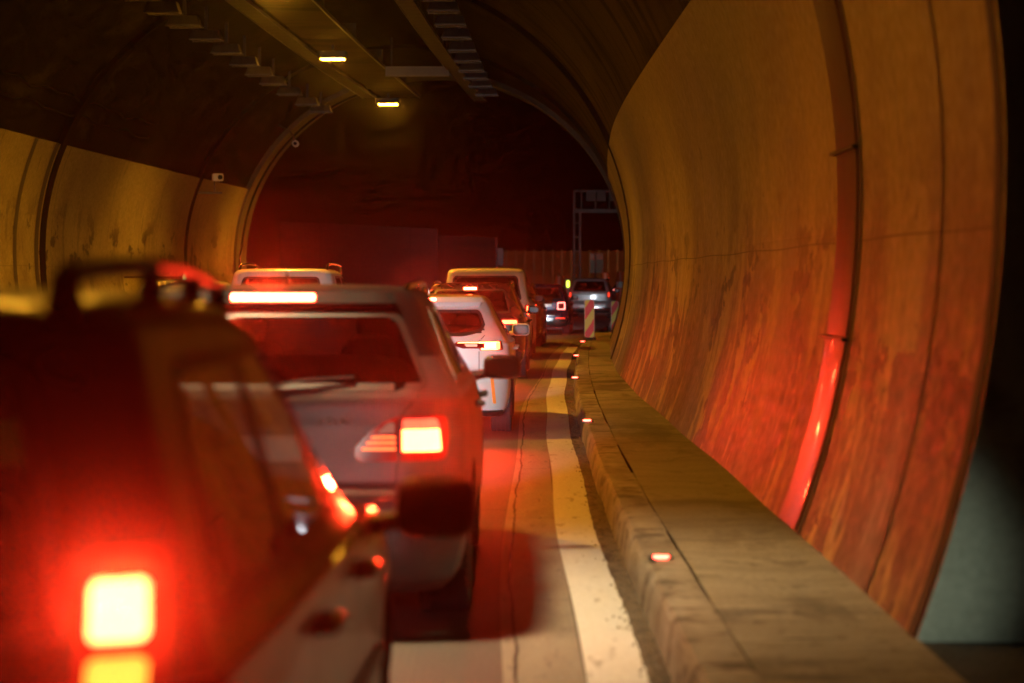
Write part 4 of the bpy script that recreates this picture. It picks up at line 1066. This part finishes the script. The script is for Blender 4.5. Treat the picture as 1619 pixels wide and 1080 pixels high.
# --- nearest car: dark tall estate with roof rails, lamps in the rear pillars
Ht = 1.615; belt = 1.00
rows = base_rows(.90, 4.40, Ht, belt, rake=.26, hood=.96, rr=.17, roofw=.70)
o = dict(glass=glass_mat('clear glass', .78), glass_r=glass_mat('privacy glass', .07), belt=belt, wr=.34, axles=(.86, 3.52), tr=.03, mirror_y=2.98, mirror_z=.995, mirror_s=(.23, .12, .17),
    windows=[('r', [(1.04, -.66, .66), (1.25, -.62, .62), (1.50, -.55, .55)], .06), ('f', [(1.05, -.62, .62), (1.48, -.50, .50)], .05)] +
        win_side(belt, 1.49, [(.40, 1.28, .28, .10), (1.35, 2.23, .10, .02), (2.30, 3.24, .02, -.62)], 0),
    lamps=[dict(rows=[(.70, .68, .82), (1.19, .67, .82)], mat=redlens, off=.006),
           dict(name='brake_element', rows=[(1.050, .690, .780), (1.140, .686, .774)], mat=brake_hot, off=.012, r=.012),
           dict(name='indicator_element', rows=[(.88, .695, .785), (1.022, .692, .783)], mat=amber, off=.011, r=.015)],
    trim=[dict(name='bumper_trim', rows=[(.24, -.86, .86), (.50, -.9, .9)], mat=blackpl, na=24, off=.012),
          dict(name='tailgate_handle', rows=[(.86, -.35, .35), (.90, -.33, .33)], mat=blackpl, off=.02),
          dict(name='side_moulding', k='y', both=True, rows=[(.56, 1.3, 3.05), (.61, 1.3, 3.05)], mat=blackpl, off=.012, na=30)],
    seams=[[('y', 1.30, .35), ('y', 1.32, .98)], [('y', 2.26, .32), ('y', 2.26, .98)], [('y', 3.28, .34), ('y', 3.26, .96)], [('r', .62, .70), ('r', .63, 1.0)], [('r', -.62, .70), ('r', .62, .70)]],
    rails=dict(e=.03, x=lambda u: .575 + .04 * math.sin(math.pi * min(1, u*1.2)), y=(.30, 2.25), z=lambda u: 1.565 - .035 * u + .03 * math.sin(math.pi * u), lift=.075, r=.019, feet=(.03, .36, .68, .97)), fin=None, plate=None, beam=75, beam_colour=(1.0, .86, .74), brake=(1.10, .72, 1100, 0))
car1, _ = make_car('tall_estate_car', 'blurred dark tall estate car with roof rails and pillar lamps, first car of the queue', 'car', -1.325, 3.75, math.radians(-1.6), rows,
    dict(paint=pm('dark maroon paint', (0.020, 0.008, 0.007), .30, .3, coat=.25, spec=.3), mirror=blackpl, handle=blackpl), o)

# --- second car: silver crossover estate
Ht = 1.60; belt = 1.09
rows = base_rows(.925, 4.80, Ht, belt, rake=.42, hood=.98, rr=.26, roofw=.66)
o = dict(belt=belt, wr=.35, ww=.25, axles=(.95, 3.85), mirror_y=3.15, mirror_z=1.115, mirror_s=(.22, .12, .14), glass=glass_mat('privacy glass', .07), roof_from=6, tr=.05,
    windows=[('r', [(1.115, -.80, .80), (1.28, -.72, .72), (1.485, -.62, .62)], .07), ('f', [(1.14, -.62, .62), (1.48, -.48, .48)], .05)] +
        win_side(belt, 1.49, [(.62, 1.30, .38, .12), (1.38, 2.38, .12, .02), (2.46, 3.45, .02, -.66)], 0),
    lamps=[dict(rows=[(.800, .43, .86), (.86, .425, .88), (.94, .50, .885), (1.005, .62, .87)], mat=redlens, off=.010, r=.03),
           dict(name='brake_element', rows=[(.845, .652, .835), (.945, .652, .825)], mat=brake_hot, off=.014, r=.008),
           dict(name='light_band', rows=[(.95, .652, .83), (.99, .655, .81)], mat=em('upper tail lens', (1.0, .10, .05), 3.0), off=.013, r=.01),
           dict(name='light_band', rows=[(.93, .535, .615), (.975, .585, .615)], mat=clearlens, off=.013, r=.008),
           dict(name='light_strip', rows=[(.905, .50, .62), (.915, .51, .62)], mat=orangestrip, off=.013, r=.004),
           dict(name='light_strip', rows=[(.880, .48, .62), (.890, .485, .62)], mat=orangestrip, off=.013, r=.004),
           dict(name='light_strip', rows=[(.852, .46, .62), (.864, .462, .62)], mat=orangestrip, off=.013, r=.004),
           dict(name='lens_divider', rows=[(.79, .630, .640), (1.0, .636, .646)], mat=blackpl, off=.016, r=.003)],
    third=(1.498, 1.522, .205, third_hot), third_off=.045,
    trim=[dict(name='spoiler', rows=[(1.488, -.60, .60), (1.535, -.58, .58)], mat=pm('matt spoiler', (0.008, 0.007, 0.007), .6, spec=.1), off=.036, thick=.05, na=24, r=.015),
          dict(name='bumper_trim', rows=[(.25, -.90, .90), (.57, -1.05, 1.05)], mat=blackpl, na=26, off=.010),
          dict(name='bumper_step', rows=[(.635, -.74, .74), (.665, -.74, .74)], mat=blackpl, na=24, off=.016),
          dict(name='reflector', both=True, rows=[(.46, .55, .80), (.49, .56, .80)], mat=redlens, off=.008, r=.01),
          dict(name='tailgate_badge', rows=[(.955, -.035, .035), (1.025, -.035, .035)], mat=chrome, off=.010, r=.034)],
    seams=[[('y', 1.34, .40), ('y', 1.34, 1.07)], [('y', 2.42, .38), ('y', 2.42, 1.07)], [('y', 3.48, .36), ('y', 3.46, 1.05)], [('r', .62, .70), ('r', .63, .80)], [('r', .64, 1.0), ('r', .73, 1.10)], [('r', -.62, .70), ('r', .62, .70)]],
    rails=dict(x=lambda u: .60 + .03 * math.sin(math.pi * u), y=(.72, 2.9), z=lambda u: 1.545 + .02 * math.sin(math.pi * u), lift=.04, r=.016, feet=(.03, .97)), fin=(1.05, 1.597),
    plate=(.860, -.10, plate_m, True), beam=1500, dip=2.0, brake=(.895, .75, 800, 450, .10, 44))
car2, B2 = make_car('crossover_car', 'silver crossover estate with a black roof and glaring right brake lamp, second in the queue', 'car', -1.06, 10.9, math.radians(-0.5), rows,
    dict(paint=pm('silver metallic paint', (0.085, 0.078, 0.078), .45, .5, coat=0, vary=.06, scale=3), roof=pm('black roof glass', (0.006, 0.0055, 0.0055), .42, spec=.18), mirror=paint('dark mirror cap', (0.05, 0.02, 0.02), .3, .3), rail=chrome, handle=MATS['silver metallic paint'] if 'silver metallic paint' in MATS else None, fin=blackpl), o)
# chrome model lettering on the tailgate, right of the badge
mb = MB(); x = .265
for ch in 'ITINI':
    def bar(u0, v0, u1, v1, t=.004):
        p = [Vector(B2.A('r', u, 1.0 - .035 + v, .007)) for u, v in ((u0, v0), (u1, v1))]; mb.tube(p, t * .6, 5)
    h_ = .032
    if ch == 'I': bar(x, 0, x, h_); x += .030
    elif ch == 'T': bar(x + .012, 0, x + .012, h_); bar(x, h_, x + .024, h_); x += .042
    elif ch == 'N': bar(x, 0, x, h_); bar(x, h_, x + .024, 0); bar(x + .024, 0, x + .024, h_); x += .042
mb.build('model_lettering', chrome, car2)
mb = MB(); mb.lathe([(-.02, .030), (-.025, .038), (.0, .040), (.25, .036)], (.56, .06, .265), 20, 'y'); mb.lathe([(-.018, .030), (.2, .028)], (.56, .06, .265), 20, 'y'); mb.build('exhaust_pipe', chrome, car2, True)
mb = MB(); mb.tube([Vector(B2.A('r', .02, 1.13, .02)), Vector(B2.A('r', .20, 1.15, .03)), Vector(B2.A('r', .42, 1.165, .022))], .008, 6); mb.build('rear_wiper', blackpl, car2)

# --- third car: white compact estate
def follow(px, d): return (px - HX) * d / F
Ht = 1.46; belt = .98
rows = base_rows(.90, 4.45, Ht, belt, rake=.50, hood=.93, rr=.27, roofw=.64)
rows = [list(r) for r in rows]
o = dict(belt=belt, wr=.325, axles=(.88, 3.55), tr=.06,
    windows=[('r', [(1.03, -.46, .46), (1.075, -.62, .62), (1.14, -.665, .665), (1.30, -.60, .60)], .05), ('f', [(1.03, -.60, .60), (1.36, -.48, .48)], .05)] +
        win_side(belt, 1.365, [(1.00, 1.30, .22, .12), (1.38, 2.28, .14, .02), (2.36, 3.22, .02, -.60)], 0),
    lamps=[dict(rows=[(.885, .60, .88), (.98, .60, .86)], mat=redlens, off=.008, r=.02),
           dict(name='lamp_wing', rows=[(.905, .42, .60), (.945, .30, .60), (.975, .36, .60)], mat=redlens, off=.009, r=.006),
           dict(name='led_hook', rows=[(.800 + .09, .62, .80), (.91, .62, .83)], mat=led, off=.013, r=.005),
           dict(name='led_hook', rows=[(.955, .60, .83), (.970, .60, .83)], mat=led, off=.013, r=.005),
           dict(name='led_hook', rows=[(.895, .79, .83), (.970, .79, .83)], mat=brake_mid, off=.014, r=.005),
           dict(name='brake_element', rows=[(.912, .66, .78), (.950, .66, .78)], mat=em('brake light white car', (1.0, .08, .03), 90.0), off=.013, r=.005),
           dict(name='led_line', rows=[(.958, .36, .60), (.968, .38, .60)], mat=led, off=.013, r=.003),
           dict(name='light_strip', rows=[(.925, .46, .58), (.948, .44, .58)], mat=em('white lamp element', (1, .55, .4), 1.2), off=.012, r=.004)],
    third=(1.352, 1.372, .11, third_hot), third_off=.065,
    trim=[dict(name='spoiler', rows=[(1.335, -.60, .60), (1.352, -.615, .615), (1.385, -.60, .60)], mat=paint('white paint', (0.78, 0.78, 0.78), 0, .3), off=.055, thick=.10, na=24, r=.012),
          dict(name='bumper_trim', rows=[(.24, -.66, .66), (.42, -.50, .50), (.57, -.34, .34)], mat=blackpl, na=24, off=.012, r=.02),
          dict(name='sill_trim', rows=[(.215, -.92, .92), (.27, -.90, .90)], mat=blackpl, na=24, off=.012, r=.02),
          dict(name='reflector', both=True, rows=[(.34, .755, .785), (.60, .725, .755)], mat=em('amber reflector', (1, .3, .04), .8), off=.012, r=.01),
          dict(name='fog_lamp', both=True, rows=[(.44, .40, .48), (.52, .40, .48)], mat=clearlens, off=.018, r=.038),
          dict(name='bumper_insert', both=True, rows=[(.30, .42, .66), (.345, .38, .60)], mat=MATS['white paint'], off=.018, r=.02)],
    seams=[[('y', 1.34, .40), ('y', 1.34, .95)], [('y', 2.32, .38), ('y', 2.32, .95)], [('r', .60, .66), ('r', .60, .88)], [('r', .60, .98), ('r', .66, 1.04)], [('r', -.60, .66), ('r', .60, .66)]],
    fin=(.95, 1.452), plate=(.76, 0, plate_m, True), beam=1100, rails=None, brake=(.93, .72, 300, 130))
car3, B3 = make_car('compact_estate_car', 'white compact estate with hooked lamps and a black lower bumper, third in the queue', 'car', -.775, 24.85, -slope(26), rows,
    dict(paint=MATS['white paint'], mirror=MATS['white paint'], fin=MATS['white paint']), o)
mb = MB(); mb.tube([Vector(B3.A('r', .02, 1.045, .02)), Vector(B3.A('r', -.15, 1.07, .03)), Vector(B3.A('r', -.36, 1.075, .022))], .008, 6); mb.build('rear_wiper', blackpl, car3)

def simple_car(name, lab, X, Y, wd, Ln, Ht, belt, mats, rake=.4, rr=.22, roofw=.66, lampz=(.84, 1.0), lamps=(.58, .86), lampmat=brake_mid, third=None, rails=None, beam=0, plate=None, extra=(), fin=None, yaw=None, tr=.05, top=None, rwin=(.72, .60), glass=None, wr=.33, group=None, mirror_z=None, hook=None, brake=None):
    rows = base_rows(wd, Ln, Ht, belt, rake=rake, hood=belt - .06, rr=rr, roofw=roofw); g = Ht - belt; top = top or belt + g * .80
    o = dict(belt=belt, wr=wr, axles=(.88, Ln - .86), tr=tr, windows=[('r', [(belt + .04, -rwin[0], rwin[0]), (top, -rwin[1], rwin[1])], .06), ('f', [(belt + .05, -.60, .60), (top, -.48, .48)], .05)] +
        win_side(belt, top + .01, [(.62 if rake < .3 else .9, 1.28, rake * .6, .10), (1.36, 2.24, .12, .02), (2.32, Ln * .725, .02, -.56)], 0),
        lamps=[dict(rows=[(lampz[0], lamps[0], lamps[1]), (lampz[1], lamps[0] + .02, lamps[1] - .01)], mat=redlens, off=.008, r=.03)] + ([dict(name='brake_element', rows=[(lampz[0] + .03, lamps[0] + .05, lamps[1] - .04), (lampz[1] - .03, lamps[0] + .06, lamps[1] - .05)], mat=lampmat, off=.012, r=.02)] if lampmat else []) + list(hook or []),
        third=third, third_off=.03, trim=[dict(name='bumper_trim', rows=[(.24, -wd + .05, wd - .05), (.44, -wd, wd)], mat=blackpl, na=24, off=.010)] + list(extra),
        seams=[[('y', 1.32, .40), ('y', 1.32, belt - .03)], [('y', 2.28, .38), ('y', 2.28, belt - .03)], [('r', -.6, .68), ('r', .6, .68)], [('r', .60, .68), ('r', .62, lampz[0])]],
        rails=rails, fin=fin, plate=plate, beam=beam, group=group, mirror_z=mirror_z or belt + .06, brake=brake)
    return make_car(name, lab, 'car', X, Y, -slope(Y + 2) if yaw is None else yaw, rows, mats, o)

blackp = paint('black paint', (0.012, 0.010, 0.011), .2, .25); navy = paint('dark blue paint', (0.02, 0.018, 0.045), .3, .25)
wine = paint('dark red paint', (0.05, 0.010, 0.012), .3, .25); whitep = MATS['white paint']; silver = MATS['silver metallic paint']
rl4 = dict(x=.63, y=(.8, 2.8), z=lambda u: 1.50 + .03 * math.sin(math.pi * u), lift=.05, r=.018, feet=(.03, .97))
simple_car('sport_utility_car', 'black car with chrome roof rails and lit high brake lamp behind the white compact estate', follow(742, 39.5), 39.2, .92, 4.5, 1.56, 1.02, dict(paint=blackp, rail=chrome), rake=.45, lampz=(.86, .98), lamps=(.50, .86), third=(1.44, 1.46, .11, third_hot), rails=rl4, beam=120, brake=(.92, .74, 70, 50))
simple_car('box_van', 'boxy white van, its tall roof lit yellow, behind the black car with roof rails', follow(767, 49), 48.6, .93, 4.5, 1.84, 1.14, dict(paint=whitep), rake=.16, rr=.16, roofw=.76, lampz=(.80, 1.10), lamps=(.80, .95), third=None, brake=(.95, .88, 8, 0), top=1.68, rwin=(.76, .66), beam=0, tr=.03)
simple_car('hatchback_car', 'dark red hatchback with a glowing lamp between the boxy van and the blue hatchback', follow(797, 57.8), 57.4, .90, 4.3, 1.50, 1.0, dict(paint=wine, rail=chrome), lampz=(.90, 1.02), lamps=(.60, .84), third=None, beam=900, brake=(.96, .75, 8, 0), rails=dict(x=.60, y=(.9, 2.7), z=lambda u: 1.45 + .03 * math.sin(math.pi * u), lift=.03, r=.014),
    extra=[dict(name='reflector', both=True, rows=[(.33, .52, .78), (.38, .52, .78)], mat=tail_soft, off=.014, r=.01)])
ring = []
for (a, b, c, d_) in ((.72, .745, .58, .80), (.905, .93, .58, .80), (.73, .92, .575, .60), (.73, .92, .78, .805)): ring.append(dict(name='lamp_ring', rows=[(a, c, d_), (b, c, d_)], mat=em('lamp ring', (1, .25, .2), 6.0), off=.016, r=.008))
simple_car('small_hatchback_car', 'dark blue hatchback with square ring lamps and bright bumper bars', follow(851, 70.5), 70.0, .89, 4.1, 1.46, .98, dict(paint=navy), lampz=(.72, .93), lamps=(.57, .81), lampmat=None, hook=ring, plate=(.875, .12, plate_m, False), beam=1800,
    extra=[dict(name='bumper_bar', rows=[(.54, -.56, .50), (.60, -.56, .50)], mat=chrome, off=.02, r=.02), dict(name='bumper_bar', rows=[(.40, -.50, .44), (.48, -.52, .46)], mat=chrome, off=.022, r=.02),
           dict(name='reflector', both=True, rows=[(.46, .52, .80), (.485, .52, .80)], mat=tail_soft, off=.016, r=.008)])
simple_car('silver_utility_car', 'silver tailed car with a pale plate beyond the striped guide panels', follow(931, 98.5), 98.0, .92, 4.4, 1.62, 1.05, dict(paint=paint('pale silver paint', (0.5, 0.5, 0.5), .4, .35), rail=chrome), lampz=(.85, 1.08), lamps=(.74, .90), lampmat=tail_soft, plate=(1.0, -.1, plate_m, False), beam=500,
    rails=dict(x=.64, y=(.8, 2.8), z=lambda u: 1.56 + .03 * math.sin(math.pi * u), lift=.03, r=.016), extra=[dict(name='bumper_bar', rows=[(.42, -.55, .60), (.46, -.55, .60)], mat=chrome, off=.02, r=.01)])
simple_car('saloon_car', 'dark car with a pink light bar, last of the queue at the wall edge', follow(992, 119), 118.0, .92, 4.6, 1.50, 1.02, dict(paint=blackp), lampz=(1.0, 1.06), lamps=(.60, .88), lampmat=tail_soft, plate=(.86, 0, plate_m, False),
    extra=[dict(name='light_bar', rows=[(1.04, -.80, .80), (1.075, -.80, .80)], mat=em('pink bar', (1, .3, .25), 2.5), off=.016, r=.01)], beam=0)
# cars of the far lanes, seen over the roofs
simple_car('tall_utility_car', 'yellow lit tall car with arched roof rails in the next lane, over the crossover roof', follow(446, 36.5), 36.0, .95, 4.7, 1.785, 1.12, dict(paint=whitep, rail=chrome), rake=.22, roofw=.72, lampz=(.9, 1.15), lamps=(.74, .92), lampmat=brake_mid, third=None, beam=0,
    rails=dict(x=.66, y=(.5, 2.7), z=lambda u: 1.72 + .03 * math.sin(math.pi * u), lift=.10, r=.02, feet=(.03, .97)))
simple_car('parked_hatchback_car', 'pale car seen beneath the roof rail of the blurred dark estate', follow(283, 39), 38.5, .90, 4.3, 1.60, 1.0, dict(paint=paint('dusty cream paint', (0.45, 0.42, 0.36), 0, .35)), lampz=(.86, 1.0), lamps=(.58, .84), lampmat=tail_soft, third=None, beam=0)

# ------------------------------------------------------------------ air
HAZE = 0.0010  # haze added for the glow around lamps, standing in for lens bloom
mb = MB(); mb.box(-120, 120, -25, 230, -1.2, 9.0)
hz = mb.build('haze', bpy.data.materials.new('haze air')); hz['kind'] = 'stuff'; tag(hz, 'thin haze added to make the lamps glow, in place of lens bloom', 'haze')
m = hz.data.materials[0]; m.use_nodes = True; t = m.node_tree
for n in list(t.nodes): t.nodes.remove(n)
ou = t.nodes.new('ShaderNodeOutputMaterial'); pv = t.nodes.new('ShaderNodeVolumePrincipled'); pv.inputs['Density'].default_value = HAZE; pv.inputs['Color'].default_value = (.8, .8, .8, 1); pv.inputs['Anisotropy'].default_value = 0.975
t.links.new(pv.outputs[0], ou.inputs['Volume'])
